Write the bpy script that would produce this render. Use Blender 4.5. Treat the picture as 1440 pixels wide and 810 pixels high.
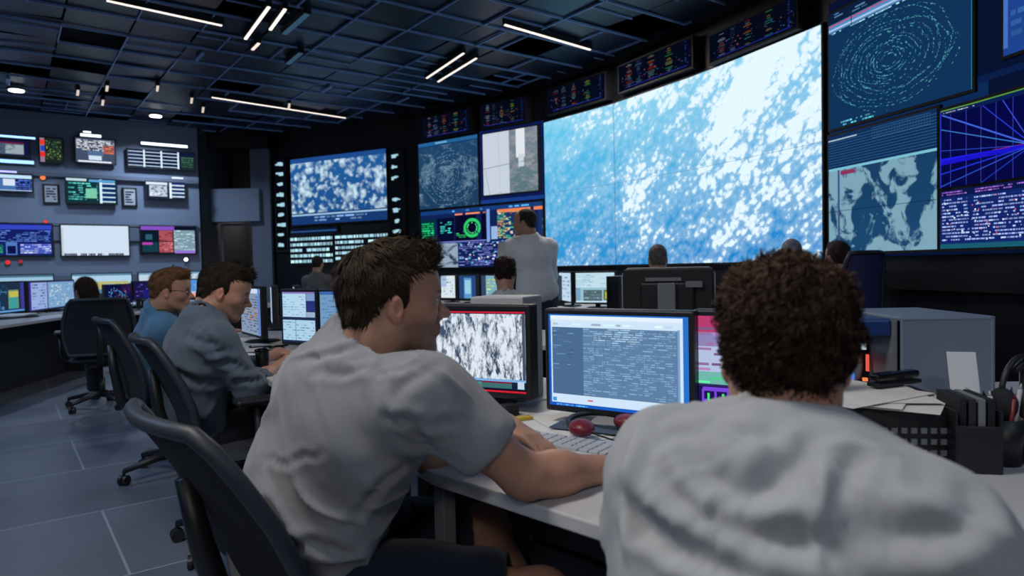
import bpy, bmesh, math, random
import numpy as np
from mathutils import Vector, Matrix, noise
random.seed(7); rng = np.random.default_rng(7)
V = Vector; PI = math.pi
for _o in list(bpy.data.objects): bpy.data.objects.remove(_o)
scene = bpy.context.scene
# ------------------------------------------------------------------ camera
CAM_H = 1.18; FPX = 960.0
PITCH = math.radians(1.79); ROLL = math.radians(1.2)
cF = V((0, math.cos(PITCH), -math.sin(PITCH)))
_r0 = V((1, 0, 0)); _u0 = V((0, math.sin(PITCH), math.cos(PITCH)))
cR = _r0*math.cos(ROLL) - _u0*math.sin(ROLL)
cU = _r0*math.sin(ROLL) + _u0*math.cos(ROLL)
cam_d = bpy.data.cameras.new('camera'); cam = bpy.data.objects.new('camera', cam_d)
scene.collection.objects.link(cam); scene.camera = cam
m3 = Matrix((cR, cU, -cF)).transposed()
cam.matrix_world = Matrix.Translation((0, 0, CAM_H)) @ m3.to_4x4()
cam_d.sensor_width = 36; cam_d.lens = FPX/1440*36; cam_d.clip_start = .02; cam_d.clip_end = 100
cam_d.dof.use_dof = True; cam_d.dof.focus_distance = 2.3; cam_d.dof.aperture_fstop = 3.8
def ray(px, py): return cF + cR*((px-720)/FPX) + cU*((405-py)/FPX)
def W(px, py, d):                      # point seen at a pixel, d metres ahead
    r = ray(px, py); return V((0, 0, CAM_H)) + r*(d/r.y)
def G(px, py, z):                      # point seen at a pixel, at height z
    r = ray(px, py); return V((0, 0, CAM_H)) + r*((z-CAM_H)/r.z)
# ------------------------------------------------------------------ world, view
world = bpy.data.worlds.new('world'); scene.world = world; world.use_nodes = True
world.node_tree.nodes['Background'].inputs[0].default_value = (.02, .05, .12, 1)
world.node_tree.nodes['Background'].inputs[1].default_value = .3
scene.view_settings.view_transform = 'Standard'; scene.view_settings.look = 'None'
scene.view_settings.gamma = 1; scene.view_settings.use_curve_mapping = False
scene.view_settings.exposure = 0.05
try: scene.display_settings.display_device = 'sRGB'
except Exception: pass
LIGHT = dict(near=(1.0, .93, .86), cool=(.42, .64, 1.0))
# ------------------------------------------------------------------ object helpers
COL = scene.collection
def s2l(c):
    c = c/255.0; return c/12.92 if c <= .04045 else ((c+.055)/1.055)**2.4
def rgb(r, g, b): return (s2l(r), s2l(g), s2l(b), 1.0)
def link(o, parent=None):
    COL.objects.link(o)
    if parent: o.parent = parent
    return o
def tag(o, label=None, cat=None, group=None, kind=None):
    if label: o['label'] = label
    if cat: o['category'] = cat
    if group: o['group'] = group
    if kind: o['kind'] = kind
    return o
def thing(name, label, cat, loc=(0, 0, 0), rz=0, group=None):
    o = bpy.data.objects.new(name, None); o.empty_display_size = .1
    COL.objects.link(o); o.location = loc; o.rotation_euler = (0, 0, rz)
    return tag(o, label, cat, group)
def meshobj(name, verts, faces, mats, parent=None, smooth=False, cols=None, mi=None, uvs=None):
    me = bpy.data.meshes.new(name)
    me.from_pydata([tuple(v) for v in verts], [], [tuple(f) for f in faces])
    if not isinstance(mats, (list, tuple)): mats = [mats]
    for m in mats: me.materials.append(m)
    if mi is not None: me.polygons.foreach_set('material_index', np.array(mi, np.int32))
    if smooth: me.polygons.foreach_set('use_smooth', np.ones(len(me.polygons), bool))
    if cols is not None:
        a = me.color_attributes.new('Col', 'FLOAT_COLOR', 'POINT')
        a.data.foreach_set('color', np.asarray(cols, np.float32).ravel())
    if uvs is not None:
        l = me.uv_layers.new(name='UVMap')
        vi = np.empty(len(me.loops), np.int32); me.loops.foreach_get('vertex_index', vi)
        l.data.foreach_set('uv', np.asarray(uvs, np.float32)[vi].ravel())
    me.update()
    return link(bpy.data.objects.new(name, me), parent)
def bmobj(name, bm, mat, parent=None, smooth=False, bevel=0):
    me = bpy.data.meshes.new(name); 
    bmesh.ops.recalc_face_normals(bm, faces=bm.faces[:])
    bm.to_mesh(me); bm.free()
    for m in (mat if isinstance(mat, (list, tuple)) else [mat]): me.materials.append(m)
    if smooth: me.polygons.foreach_set('use_smooth', np.ones(len(me.polygons), bool))
    o = link(bpy.data.objects.new(name, me), parent)
    if bevel:
        b = o.modifiers.new('bevel', 'BEVEL'); b.width = bevel; b.segments = 2; b.limit_method = 'ANGLE'
    return o
def frame_mat(x, y, z, loc):
    m = Matrix((x, y, z)).transposed().to_4x4(); m.translation = loc; return m
def bx(bm, c, s, rz=0, M=None):
    m = Matrix.Translation(c) @ Matrix.Rotation(rz, 4, 'Z') @ Matrix.Diagonal((*s, 1))
    if M is not None: m = M @ m
    return bmesh.ops.create_cube(bm, size=1, matrix=m)['verts']
def cyl(bm, a, b, ra, rb=None, n=16, caps=True):
    a = V(a); b = V(b); rb = ra if rb is None else rb; d = b-a
    q = V((0, 0, 1)).rotation_difference(d.normalized()).to_matrix().to_4x4()
    m = Matrix.Translation((a+b)/2) @ q
    return bmesh.ops.create_cone(bm, cap_ends=caps, segments=n, radius1=ra, radius2=rb, depth=d.length, matrix=m)['verts']
def tube(bm, pts, r, n=8, closed=False):
    pts = [V(p) for p in pts]; N = len(pts); rings = []
    prev = None
    for i, p in enumerate(pts):
        if closed: t = pts[(i+1) % N]-pts[i-1]
        else: t = pts[min(i+1, N-1)]-pts[max(i-1, 0)]
        t.normalize()
        if prev is None:
            s = t.orthogonal().normalized()
        else:
            s = (prev - t*prev.dot(t)).normalized()
        prev = s; u = t.cross(s); rr = r[i] if hasattr(r, '__len__') else r
        rings.append([bm.verts.new(p + s*math.cos(2*PI*k/n)*rr + u*math.sin(2*PI*k/n)*rr) for k in range(n)])
    for i in range(N if closed else N-1):
        A = rings[i]; B = rings[(i+1) % N]
        for k in range(n): bm.faces.new((A[k], A[(k+1) % n], B[(k+1) % n], B[k]))
    if not closed:
        bm.faces.new(rings[0][::-1]); bm.faces.new(rings[-1])
def lathe(bm, prof, c=(0, 0, 0), n=24):
    c = V(c); rings = []
    for r, z in prof: rings.append([bm.verts.new(c+V((r*math.cos(2*PI*k/n), r*math.sin(2*PI*k/n), z))) for k in range(n)])
    for A, B in zip(rings, rings[1:]):
        for k in range(n): bm.faces.new((A[k], A[(k+1) % n], B[(k+1) % n], B[k]))
    bm.faces.new(rings[0][::-1]); bm.faces.new(rings[-1])
def prism(bm, poly, z0, z1):
    a = [bm.verts.new((x, y, z0)) for x, y in poly]; b = [bm.verts.new((x, y, z1)) for x, y in poly]
    n = len(poly); bm.faces.new(a[::-1]); bm.faces.new(b)
    for i in range(n): bm.faces.new((a[i], a[(i+1) % n], b[(i+1) % n], b[i]))
def copy_tree(o, parent=None):
    c = o.copy(); COL.objects.link(c)
    if parent: c.parent = parent
    for ch in list(o.children): copy_tree(ch, c)
    return c
# ------------------------------------------------------------------ materials
def mat(name, col, rough=.6, metal=0, bump=0, bscale=60, var=0, vscale=4, spec=.5, alpha=None, sheen=0):
    m = bpy.data.materials.new(name); m.use_nodes = True
    nt = m.node_tree; p = nt.nodes['Principled BSDF']
    p.inputs['Base Color'].default_value = col; p.inputs['Roughness'].default_value = rough
    p.inputs['Metallic'].default_value = metal; p.inputs['Specular IOR Level'].default_value = spec
    if sheen: p.inputs['Sheen Weight'].default_value = sheen
    tc = nt.nodes.new('ShaderNodeTexCoord')
    if var:
        n = nt.nodes.new('ShaderNodeTexNoise'); n.inputs['Scale'].default_value = vscale; n.inputs['Detail'].default_value = 4
        nt.links.new(tc.outputs['Object'], n.inputs['Vector'])
        mr = nt.nodes.new('ShaderNodeMapRange'); mr.inputs['To Min'].default_value = 1-var; mr.inputs['To Max'].default_value = 1+var
        mr.inputs['From Min'].default_value = .3; mr.inputs['From Max'].default_value = .7
        nt.links.new(n.outputs['Fac'], mr.inputs['Value'])
        mx = nt.nodes.new('ShaderNodeVectorMath'); mx.operation = 'SCALE'; mx.inputs[0].default_value = col[:3]
        nt.links.new(mr.outputs['Result'], mx.inputs['Scale']); nt.links.new(mx.outputs['Vector'], p.inputs['Base Color'])
    if bump:
        n = nt.nodes.new('ShaderNodeTexNoise'); n.inputs['Scale'].default_value = bscale; n.inputs['Detail'].default_value = 3
        nt.links.new(tc.outputs['Object'], n.inputs['Vector'])
        b = nt.nodes.new('ShaderNodeBump'); b.inputs['Strength'].default_value = bump; b.inputs['Distance'].default_value = .01
        nt.links.new(n.outputs['Fac'], b.inputs['Height']); nt.links.new(b.outputs['Normal'], p.inputs['Normal'])
    return m
def attrmat(name, rough=.6, bump=0, bscale=80, sss=0, spec=.5, sheen=0):
    m = mat(name, (1, 1, 1, 1), rough, 0, bump, bscale, spec=spec, sheen=sheen)
    nt = m.node_tree; a = nt.nodes.new('ShaderNodeAttribute'); a.attribute_name = 'Col'
    nt.links.new(a.outputs['Color'], nt.nodes['Principled BSDF'].inputs['Base Color'])
    if sss:
        p = nt.nodes['Principled BSDF']; p.inputs['Subsurface Weight'].default_value = sss
        p.inputs['Subsurface Radius'].default_value = (.012, .005, .003); p.inputs['Subsurface Scale'].default_value = 1
    return m
def emit(name, col, strength, sample=True):
    m = bpy.data.materials.new(name); m.use_nodes = True; nt = m.node_tree; nt.nodes.clear()
    e = nt.nodes.new('ShaderNodeEmission'); e.inputs[0].default_value = col; e.inputs[1].default_value = strength
    o = nt.nodes.new('ShaderNodeOutputMaterial'); nt.links.new(e.outputs[0], o.inputs[0])
    if not sample: m.cycles.emission_sampling = 'NONE'
    return m
def screenmat(name, strength=1.0, sample=False):      # colours come from what the display shows
    m = bpy.data.materials.new(name); m.use_nodes = True; nt = m.node_tree; nt.nodes.clear()
    a = nt.nodes.new('ShaderNodeAttribute'); a.attribute_name = 'Col'
    e = nt.nodes.new('ShaderNodeEmission'); e.inputs[1].default_value = strength
    nt.links.new(a.outputs['Color'], e.inputs[0])
    o = nt.nodes.new('ShaderNodeOutputMaterial'); nt.links.new(e.outputs[0], o.inputs[0])
    if not sample: m.cycles.emission_sampling = 'NONE'
    return m
def cloudmat(name, sea_a, sea_b, white, scale=(3, 3), rot=0, stretch=1.0, lo=.48, hi=.62, warp=.6, puff=9.0, puffamt=.5,
             strength=1.0, grad=(0, 1), sample=False, cloud_bias=None, detail=8):
    m = bpy.data.materials.new(name); m.use_nodes = True; nt = m.node_tree; nt.nodes.clear(); N = nt.nodes.new; L = nt.links.new
    uv = N('ShaderNodeUVMap'); uv.uv_map = 'UVMap'
    mp = N('ShaderNodeMapping'); mp.inputs['Rotation'].default_value = (0, 0, rot); L(uv.outputs[0], mp.inputs['Vector'])
    mp.inputs['Scale'].default_value = (scale[0], scale[1], 1)
    mp2 = N('ShaderNodeMapping'); mp2.inputs['Scale'].default_value = (1/stretch, 1, 1); L(mp.outputs[0], mp2.inputs['Vector'])
    w = N('ShaderNodeTexNoise'); w.inputs['Scale'].default_value = 1.3; w.inputs['Detail'].default_value = 2; L(mp2.outputs[0], w.inputs['Vector'])
    ws = N('ShaderNodeVectorMath'); ws.operation = 'SCALE'; ws.inputs['Scale'].default_value = warp; L(w.outputs['Color'], ws.inputs[0])
    ad = N('ShaderNodeVectorMath'); ad.operation = 'ADD'; L(mp2.outputs[0], ad.inputs[0]); L(ws.outputs[0], ad.inputs[1])
    n1 = N('ShaderNodeTexNoise'); n1.inputs['Scale'].default_value = 1.0; n1.inputs['Detail'].default_value = detail; n1.inputs['Roughness'].default_value = .62
    L(ad.outputs[0], n1.inputs['Vector'])
    v = N('ShaderNodeTexVoronoi'); v.inputs['Scale'].default_value = puff; v.feature = 'SMOOTH_F1'; L(ad.outputs[0], v.inputs['Vector'])
    pm = N('ShaderNodeMath'); pm.operation = 'MULTIPLY_ADD'; pm.inputs[1].default_value = -puffamt; L(v.outputs['Distance'], pm.inputs[0]); L(n1.outputs['Fac'], pm.inputs[2])
    last = pm.outputs[0]
    if cloud_bias:                      # more cloud towards one corner of the picture shown
        sx = N('ShaderNodeSeparateXYZ'); L(uv.outputs[0], sx.inputs[0])
        a1 = N('ShaderNodeMath'); a1.operation = 'MULTIPLY_ADD'; a1.inputs[1].default_value = cloud_bias[0]; L(sx.outputs[0], a1.inputs[0]); L(last, a1.inputs[2])
        a2 = N('ShaderNodeMath'); a2.operation = 'MULTIPLY_ADD'; a2.inputs[1].default_value = cloud_bias[1]; L(sx.outputs[1], a2.inputs[0]); L(a1.outputs[0], a2.inputs[2])
        last = a2.outputs[0]
    mr = N('ShaderNodeMapRange'); mr.inputs['From Min'].default_value = lo; mr.inputs['From Max'].default_value = hi; L(last, mr.inputs['Value'])
    sp = N('ShaderNodeSeparateXYZ'); L(uv.outputs[0], sp.inputs[0])
    gm = N('ShaderNodeMapRange'); gm.inputs['From Min'].default_value = grad[0]; gm.inputs['From Max'].default_value = grad[1]; L(sp.outputs[1], gm.inputs['Value'])
    sea = N('ShaderNodeMix'); sea.data_type = 'RGBA'; sea.inputs[6].default_value = sea_a; sea.inputs[7].default_value = sea_b; L(gm.outputs[0], sea.inputs[0])
    mx = N('ShaderNodeMix'); mx.data_type = 'RGBA'; L(mr.outputs[0], mx.inputs[0]); L(sea.outputs[2], mx.inputs[6]); mx.inputs[7].default_value = white
    e = N('ShaderNodeEmission'); e.inputs[1].default_value = strength; L(mx.outputs[2], e.inputs[0])
    o = N('ShaderNodeOutputMaterial'); L(e.outputs[0], o.inputs[0])
    if not sample: m.cycles.emission_sampling = 'NONE'
    return m
M = {}
M['black'] = mat('black_plastic', rgb(26, 28, 33), .45, bump=.05, bscale=300)
M['blackgloss'] = mat('glossy_black_plastic', rgb(14, 15, 18), .2)
M['dark'] = mat('dark_matte', rgb(20, 23, 30), .8)
M['grey'] = mat('grey_plastic', rgb(120, 124, 130), .5, bump=.05, bscale=200)
M['lightgrey'] = mat('light_grey_plastic', rgb(176, 180, 186), .5, var=.04)
M['white'] = mat('white_plastic', rgb(205, 208, 212), .45, var=.03)
M['desk'] = mat('white_laminate', rgb(196, 198, 203), .35, var=.04, vscale=2)
M['deskedge'] = mat('grey_edge_band', rgb(120, 124, 132), .5, var=.05)
M['cab'] = mat('dark_cabinet_panel', rgb(38, 42, 50), .5, var=.1)
M['steel'] = mat('brushed_metal', rgb(140, 145, 152), .35, 1, var=.05)
M['mesh'] = mat('chair_mesh_fabric', rgb(24, 29, 38), .85, bump=.6, bscale=500, var=.1, vscale=30)
M['rim'] = mat('chair_frame_plastic', rgb(44, 50, 60), .5, var=.05)
M['seatfab'] = mat('seat_fabric', rgb(40, 47, 60), .9, bump=.4, bscale=400)
M['paper'] = mat('paper', rgb(215, 214, 210), .8, var=.05, vscale=20)
M['darkred'] = mat('dark_red_plastic', rgb(110, 22, 38), .4, var=.05)
M['blue'] = mat('blue_plastic', rgb(30, 62, 120), .4)
M['wallgrey'] = mat('grey_wall_panel', rgb(118, 130, 152), .6, var=.05, vscale=.6)
M['wallseam'] = mat('grey_wall_frame', rgb(96, 106, 124), .6)
M['wallblack'] = mat('black_wall', rgb(10, 13, 22), .45, var=.15, vscale=2)
M['walldark'] = mat('dark_recess_wall', rgb(58, 60, 66), .7, var=.15, vscale=1)
M['beam'] = mat('ceiling_metal', rgb(140, 172, 222), .45, .15, var=.2, vscale=2)
M['tile'] = mat('ceiling_tile', rgb(13, 25, 48), .36, .1, var=.45, vscale=.9)
M['void'] = mat('ceiling_void', rgb(9, 13, 22), .9)
M['ui'] = screenmat('display_pixels', 1.0)
M['uibase'] = screenmat('display_backlight', 1.0, sample=True)
# ------------------------------------------------------------------ soft-solid modelling: blended solids turned into one surface
def rotm(f, u):                          # columns forward, left, up
    f = V(f).normalized(); u = V(u); l = u.cross(f).normalized(); u = f.cross(l).normalized()
    return np.array([[f[i], l[i], u[i]] for i in range(3)], np.float32)
class Blob:
    def __init__(s): s.ops = []
    def cap(s, a, b, ra, rb=None, k=.02, cut=False):
        a = np.array(a, np.float32); b = np.array(b, np.float32); rb = ra if rb is None else rb; r = max(ra, rb)
        s.ops.append(('c', (a, b, ra, rb), np.minimum(a, b)-r, np.maximum(a, b)+r, k, cut)); return s
    def ell(s, c, r, R=None, k=.02, cut=False):
        c = np.array(c, np.float32); r = np.array(r, np.float32); R = np.eye(3, dtype=np.float32) if R is None else np.array(R, np.float32)
        e = np.sqrt(((R*r)**2).sum(1))
        s.ops.append(('e', (c, r, R), c-e, c+e, k, cut)); return s
    def torus(s, c, ax, R0, r, k=.005, sq=1.0, dirv=None):
        c = np.array(c, np.float32); ax = np.array(V(ax).normalized(), np.float32)
        s.ops.append(('t', (c, ax, R0, r), c-R0-r, c+R0+r, k, False)); return s
    def plane(s, p, n, k=.004):          # removes the side the normal points to
        s.ops.append(('p', (np.array(p, np.float32), np.array(V(n).normalized(), np.float32)), None, None, k, True)); return s
    def mesh(s, vox):
        los = np.array([o[2] for o in s.ops if not o[5]]); his = np.array([o[3] for o in s.ops if not o[5]])
        lo = los.min(0)-4*vox; hi = his.max(0)+4*vox
        n = np.ceil((hi-lo)/vox).astype(int)+1
        F = np.full(n, 1.0, np.float32)
        for kd, a, l, h, k, cut in s.ops:
            if l is None: i0 = np.zeros(3, int); i1 = n.copy()
            else:
                m = k+3*vox
                i0 = np.clip(np.floor((l-m-lo)/vox).astype(int), 0, n); i1 = np.clip(np.ceil((h+m-lo)/vox).astype(int)+1, 0, n)
            if (i1 <= i0).any(): continue
            ax = [(lo[j]+np.arange(i0[j], i1[j])*vox).astype(np.float32) for j in range(3)]
            X, Y, Z = ax[0][:, None, None], ax[1][None, :, None], ax[2][None, None, :]
            if kd == 'c':
                p, q, ra, rb = a; d = q-p; L2 = max(float(d@d), 1e-9)
                x, y, z = X-p[0], Y-p[1], Z-p[2]
                t = np.clip((x*d[0]+y*d[1]+z*d[2])/L2, 0, 1)
                D = np.sqrt((x-t*d[0])**2+(y-t*d[1])**2+(z-t*d[2])**2)-(ra+(rb-ra)*t)
            elif kd == 'e':
                c, r, R = a; x, y, z = X-c[0], Y-c[1], Z-c[2]
                q = [(x*R[0, j]+y*R[1, j]+z*R[2, j])/r[j] for j in range(3)]
                k0 = np.sqrt(q[0]**2+q[1]**2+q[2]**2); k1 = np.sqrt((q[0]/r[0])**2+(q[1]/r[1])**2+(q[2]/r[2])**2)+1e-9
                D = k0*(k0-1)/k1
            elif kd == 't':
                c, axs, R0, r = a; x, y, z = X-c[0], Y-c[1], Z-c[2]
                hgt = x*axs[0]+y*axs[1]+z*axs[2]; rad = np.sqrt(np.maximum(x*x+y*y+z*z-hgt*hgt, 0))
                D = np.sqrt((rad-R0)**2+hgt**2)-r
            else:
                p, nn = a; D = -((X-p[0])*nn[0]+(Y-p[1])*nn[1]+(Z-p[2])*nn[2])
            sl = tuple(slice(i0[j], i1[j]) for j in range(3)); A = F[sl]
            if cut:
                B = -D; h = np.maximum(k-np.abs(A-B), 0)/k; F[sl] = np.maximum(A, B)+h*h*k*.25
            else:
                h = np.maximum(k-np.abs(A-D), 0)/k; F[sl] = np.minimum(A, D)-h*h*k*.25
        return surfnet(F, lo, vox)
def surfnet(F, lo, vox):
    I = F < 0; nx, ny, nz = F.shape
    cnt = np.zeros((nx-1, ny-1, nz-1), np.uint8)
    for dx in (0, 1):
        for dy in (0, 1):
            for dz in (0, 1): cnt += I[dx:nx-1+dx, dy:ny-1+dy, dz:nz-1+dz]
    act = (cnt > 0) & (cnt < 8); idx = np.argwhere(act); n = len(idx)
    if n == 0: return np.zeros((0, 3)), []
    vid = np.full(act.shape, -1, np.int32); vid[act] = np.arange(n)
    P = np.zeros((n, 3), np.float32); C = np.zeros(n, np.float32)
    for ax in range(3):
        o = [j for j in range(3) if j != ax]
        for a in (0, 1):
            for b in (0, 1):
                s0 = np.zeros(3, int); s0[o[0]] = a; s0[o[1]] = b; s1 = s0.copy(); s1[ax] = 1
                f0 = F[tuple((idx+s0).T)]; f1 = F[tuple((idx+s1).T)]; m = (f0 < 0) != (f1 < 0)
                t = np.where(m, f0/np.where(m, f0-f1, 1), 0)
                q = np.repeat(s0[None].astype(np.float32), n, 0); q[:, ax] = t
                P[m] += q[m]; C[m] += 1
    P = (idx+P/C[:, None])*vox+lo
    quads = []
    for ax in range(3):
        o = [(ax+1) % 3, (ax+2) % 3]
        sl0 = [slice(None)]*3; sl1 = [slice(None)]*3; sl0[ax] = slice(0, -1); sl1[ax] = slice(1, None)
        a = I[tuple(sl0)]; b = I[tuple(sl1)]; e = np.argwhere(a != b)
        e = e[(e[:, o[0]] > 0) & (e[:, o[1]] > 0)]
        if not len(e): continue
        ins = a[tuple(e.T)]
        d0 = np.zeros(3, int); d0[o[0]] = 1; d1 = np.zeros(3, int); d1[o[1]] = 1
        ok = np.ones(len(e), bool)
        for c in (e-d0-d1, e-d0, e-d1, e): ok &= (c < np.array(vid.shape)).all(1)
        e = e[ok]; ins = ins[ok]
        q = np.stack([vid[tuple((e-d0-d1).T)], vid[tuple((e-d1).T)], vid[tuple(e.T)], vid[tuple((e-d0).T)]], 1)
        q[~ins] = q[~ins][:, ::-1]; quads.append(q)
    return P, np.concatenate(quads)
def smooth_verts(P, Q, it=2, lam=.5):
    E = np.concatenate([Q[:, [0, 1]], Q[:, [1, 2]], Q[:, [2, 3]], Q[:, [3, 0]]])
    E = np.concatenate([E, E[:, ::-1]]); n = len(P); deg = np.bincount(E[:, 0], minlength=n).astype(np.float32)+1e-6
    for _ in range(it):
        for L in (lam, -lam*1.04):
            A = np.stack([np.bincount(E[:, 0], weights=P[E[:, 1], j], minlength=n) for j in range(3)], 1)/deg[:, None]
            P = P+(A-P)*L
    return P
def vnormals(P, Q):
    n = np.cross(P[Q[:, 2]]-P[Q[:, 0]], P[Q[:, 3]]-P[Q[:, 1]]); N = np.zeros_like(P)
    for j in range(4):
        for c in range(3): N[:, c] += np.bincount(Q[:, j], weights=n[:, c], minlength=len(P))
    return N/(np.linalg.norm(N, axis=1, keepdims=True)+1e-12)
def merge(parts):
    Ps, Qs, off = [], [], 0
    for P, Q in parts:
        if len(P) == 0: continue
        Ps.append(P); Qs.append(Q+off); off += len(P)
    return np.concatenate(Ps), np.concatenate(Qs)
# value noise, vectorised
_perm = rng.permutation(512).astype(np.int64); _perm = np.concatenate([_perm, _perm, _perm]); _val = rng.random(512)*2-1
def vnoise(P, octv=1):
    P = np.asarray(P, float); out = np.zeros(len(P)); amp = 1
    for o in range(octv):
        i = np.floor(P).astype(np.int64); f = P-i; f = f*f*f*(f*(f*6-15)+10); i &= 511; r = 0
        for dx in (0, 1):
            for dy in (0, 1):
                for dz in (0, 1):
                    h = _perm[(_perm[(_perm[(i[:, 0]+dx) & 511]+i[:, 1]+dy) & 511]+i[:, 2]+dz) & 511]
                    w = (f[:, 0] if dx else 1-f[:, 0])*(f[:, 1] if dy else 1-f[:, 1])*(f[:, 2] if dz else 1-f[:, 2])
                    r = r+w*_val[h]
        out += amp*r; amp *= .5; P = P*2.03+17.1
    return out
# ------------------------------------------------------------------ the room
HC = 3.75
UX = V((.8, .6, 0)); UY = V((-.6, .8, 0))          # directions of the left wall, ceiling grid and floor tiles
AZ = math.atan2(.6, .8)
CW = [(-4.47, 12.8), (-1.53, 11.3), (-.44, 10.47), (.48, 9.79), (1.33, 8.71), (2.10, 7.38), (2.73, 5.96), (2.80, 5.70),
      (3.09, 4.53), (3.17, 4.05), (3.30, 3.0), (3.40, 1.0), (3.40, -4.0)]
def floor_material():
    m = bpy.data.materials.new('grey_floor_tiles'); m.use_nodes = True; nt = m.node_tree; N = nt.nodes.new; L = nt.links.new
    p = nt.nodes['Principled BSDF']; tc = N('ShaderNodeTexCoord'); mp = N('ShaderNodeMapping')
    mp.inputs['Rotation'].default_value = (0, 0, -AZ); mp.inputs['Location'].default_value = (-.37, -.28, 0)
    L(tc.outputs['Object'], mp.inputs['Vector'])
    b = N('ShaderNodeTexBrick'); b.inputs['Scale'].default_value = 1; b.inputs['Brick Width'].default_value = 1.4; b.inputs['Row Height'].default_value = .92
    b.inputs['Mortar Size'].default_value = .006; b.inputs['Mortar Smooth'].default_value = .3; b.offset = .43; b.inputs['Bias'].default_value = 0
    b.inputs['Color1'].default_value = rgb(104, 112, 126); b.inputs['Color2'].default_value = rgb(92, 100, 114); b.inputs['Mortar'].default_value = rgb(150, 157, 168)
    L(mp.outputs[0], b.inputs['Vector'])
    n = N('ShaderNodeTexNoise'); n.inputs['Scale'].default_value = 1.6; n.inputs['Detail'].default_value = 6; L(tc.outputs['Object'], n.inputs['Vector'])
    mr = N('ShaderNodeMapRange'); mr.inputs['From Min'].default_value = .3; mr.inputs['From Max'].default_value = .7; mr.inputs['To Min'].default_value = .82; mr.inputs['To Max'].default_value = 1.15
    L(n.outputs['Fac'], mr.inputs['Value'])
    sc = N('ShaderNodeVectorMath'); sc.operation = 'SCALE'; L(b.outputs['Color'], sc.inputs[0]); L(mr.outputs[0], sc.inputs['Scale']); L(sc.outputs[0], p.inputs['Base Color'])
    rr = N('ShaderNodeMapRange'); rr.inputs['To Min'].default_value = .3; rr.inputs['To Max'].default_value = .5; L(n.outputs['Fac'], rr.inputs['Value']); L(rr.outputs[0], p.inputs['Roughness'])
    return m
M['floor'] = floor_material()
ROOM = [(3.40, -4.0)] + [(-6.5, -4.0), (-13.5, 6.125)] + [(-5.5, 12.125), (-5.5, 14.6), (-4.47, 14.6)]
bm = bmesh.new(); outline = [(-13.6, -4.1), (3.7, -4.1), (3.7, 15), (-13.6, 15)]
prism(bm, outline, -.1, 0); tag(bmobj('floor', bm, M['floor']), kind='structure')
# ceiling: dark void slab, a metal grid below it and tiles of uneven height in the grid
bm = bmesh.new(); prism(bm, outline, HC+.35, HC+.45)
slab = tag(bmobj('ceiling', bm, M['void']), kind='structure')
rc = random.Random(3)
def uv2(u, v, z=0): p = UX*u+UY*v; return V((p.x, p.y, z))
bmt = bmesh.new(); bmb = bmesh.new()
RG = Matrix.Rotation(AZ, 4, 'Z')
def inroom(u, v):
    p = uv2(u, v); return -13 < p.x < 3.6 and -4 < p.y < 14.8
CELL = .60
for i in range(-24, 26):
    for j in range(-18, 28):
        u, v = i*CELL, j*CELL
        if not inroom(u+.3, v+.3): continue
        r = rc.random()
        c = uv2(u+CELL/2, v+CELL/2, HC+(.025 if r < .86 else rc.choice([.0, .05, .09])))
        if rc.random() < .95:
            t = Matrix.Translation(c) @ RG @ Matrix.Rotation(rc.gauss(0, .018), 4, 'X') @ Matrix.Rotation(rc.gauss(0, .018), 4, 'Y') @ Matrix.Diagonal((CELL-.02, CELL-.02, .02, 1))
            bmesh.ops.create_cube(bmt, size=1, matrix=t)
        # grid bars: every row line, cross bars only on some cells
        if rc.random() < .9: bx(bmb, uv2(u+CELL/2, v, HC+.0), (CELL, .010, .024), rz=AZ)
        if rc.random() < .22: bx(bmb, uv2(u+CELL/2, v+CELL*rc.choice([.33, .5]), HC-.0), (CELL, .008, .016), rz=AZ)
        r = rc.random()
        if r < .42: bx(bmb, uv2(u, v+CELL/2, HC), (.012, CELL, .024), rz=AZ)
        elif r < .52: bx(bmb, uv2(u+CELL*.5, v+CELL/2, HC-.005), (.012, CELL, .024), rz=AZ)
        elif r < .55: bx(bmb, uv2(u+CELL*.3, v+CELL/2, HC-.015), (.04, CELL*.6, .02), rz=AZ)
tag(bmobj('ceiling_tiles', bmt, M['tile']), kind='structure'); tag(bmobj('ceiling_grid', bmb, M['beam']), kind='structure')
for n_, (u0, v0, u1, v1) in enumerate([(-9, 3.4, 6, 3.55), (-9, 8.3, 4, 8.45), (2.2, -3, 2.35, 12), (-3.6, -2, -3.45, 13)]):   # deeper carrier beams
    bm = bmesh.new(); c = uv2((u0+u1)/2, (v0+v1)/2, HC+.08); bx(bm, c, (abs(u1-u0), abs(v1-v0), .12), rz=AZ)
    tag(bmobj('ceiling_beam', bm, M['tile']), kind='structure')
# straight walls
def wallseg(name, p, q, z0, z1, mt, th=.12, side=1):
    p = V((*p, 0)); q = V((*q, 0)); d = (q-p); L = d.length; d.normalize(); n = V((d.y, -d.x, 0))*side
    bm = bmesh.new(); c = (p+q)/2 - n*th/2; c.z = (z0+z1)/2
    bx(bm, c, (L, th, z1-z0), rz=math.atan2(d.y, d.x)); return tag(bmobj(name, bm, mt), kind='structure')
LW0 = V((-7.8, 10.4, 0)); LN = V((.6, -.8, 0))
wallseg('wall_left', (-7.8-.8*7, 10.4-.6*7), (-5.5, 12.125), 0, HC, M['wallgrey'])
wallseg('wall_back', (3.5, -4.0), (-13.5, -4.0), 0, HC+.3, M['walldark'])
wallseg('wall_side', (-13.5, -4.0), (-13.5, 6.2), 0, HC+.3, M['walldark'])
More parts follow.
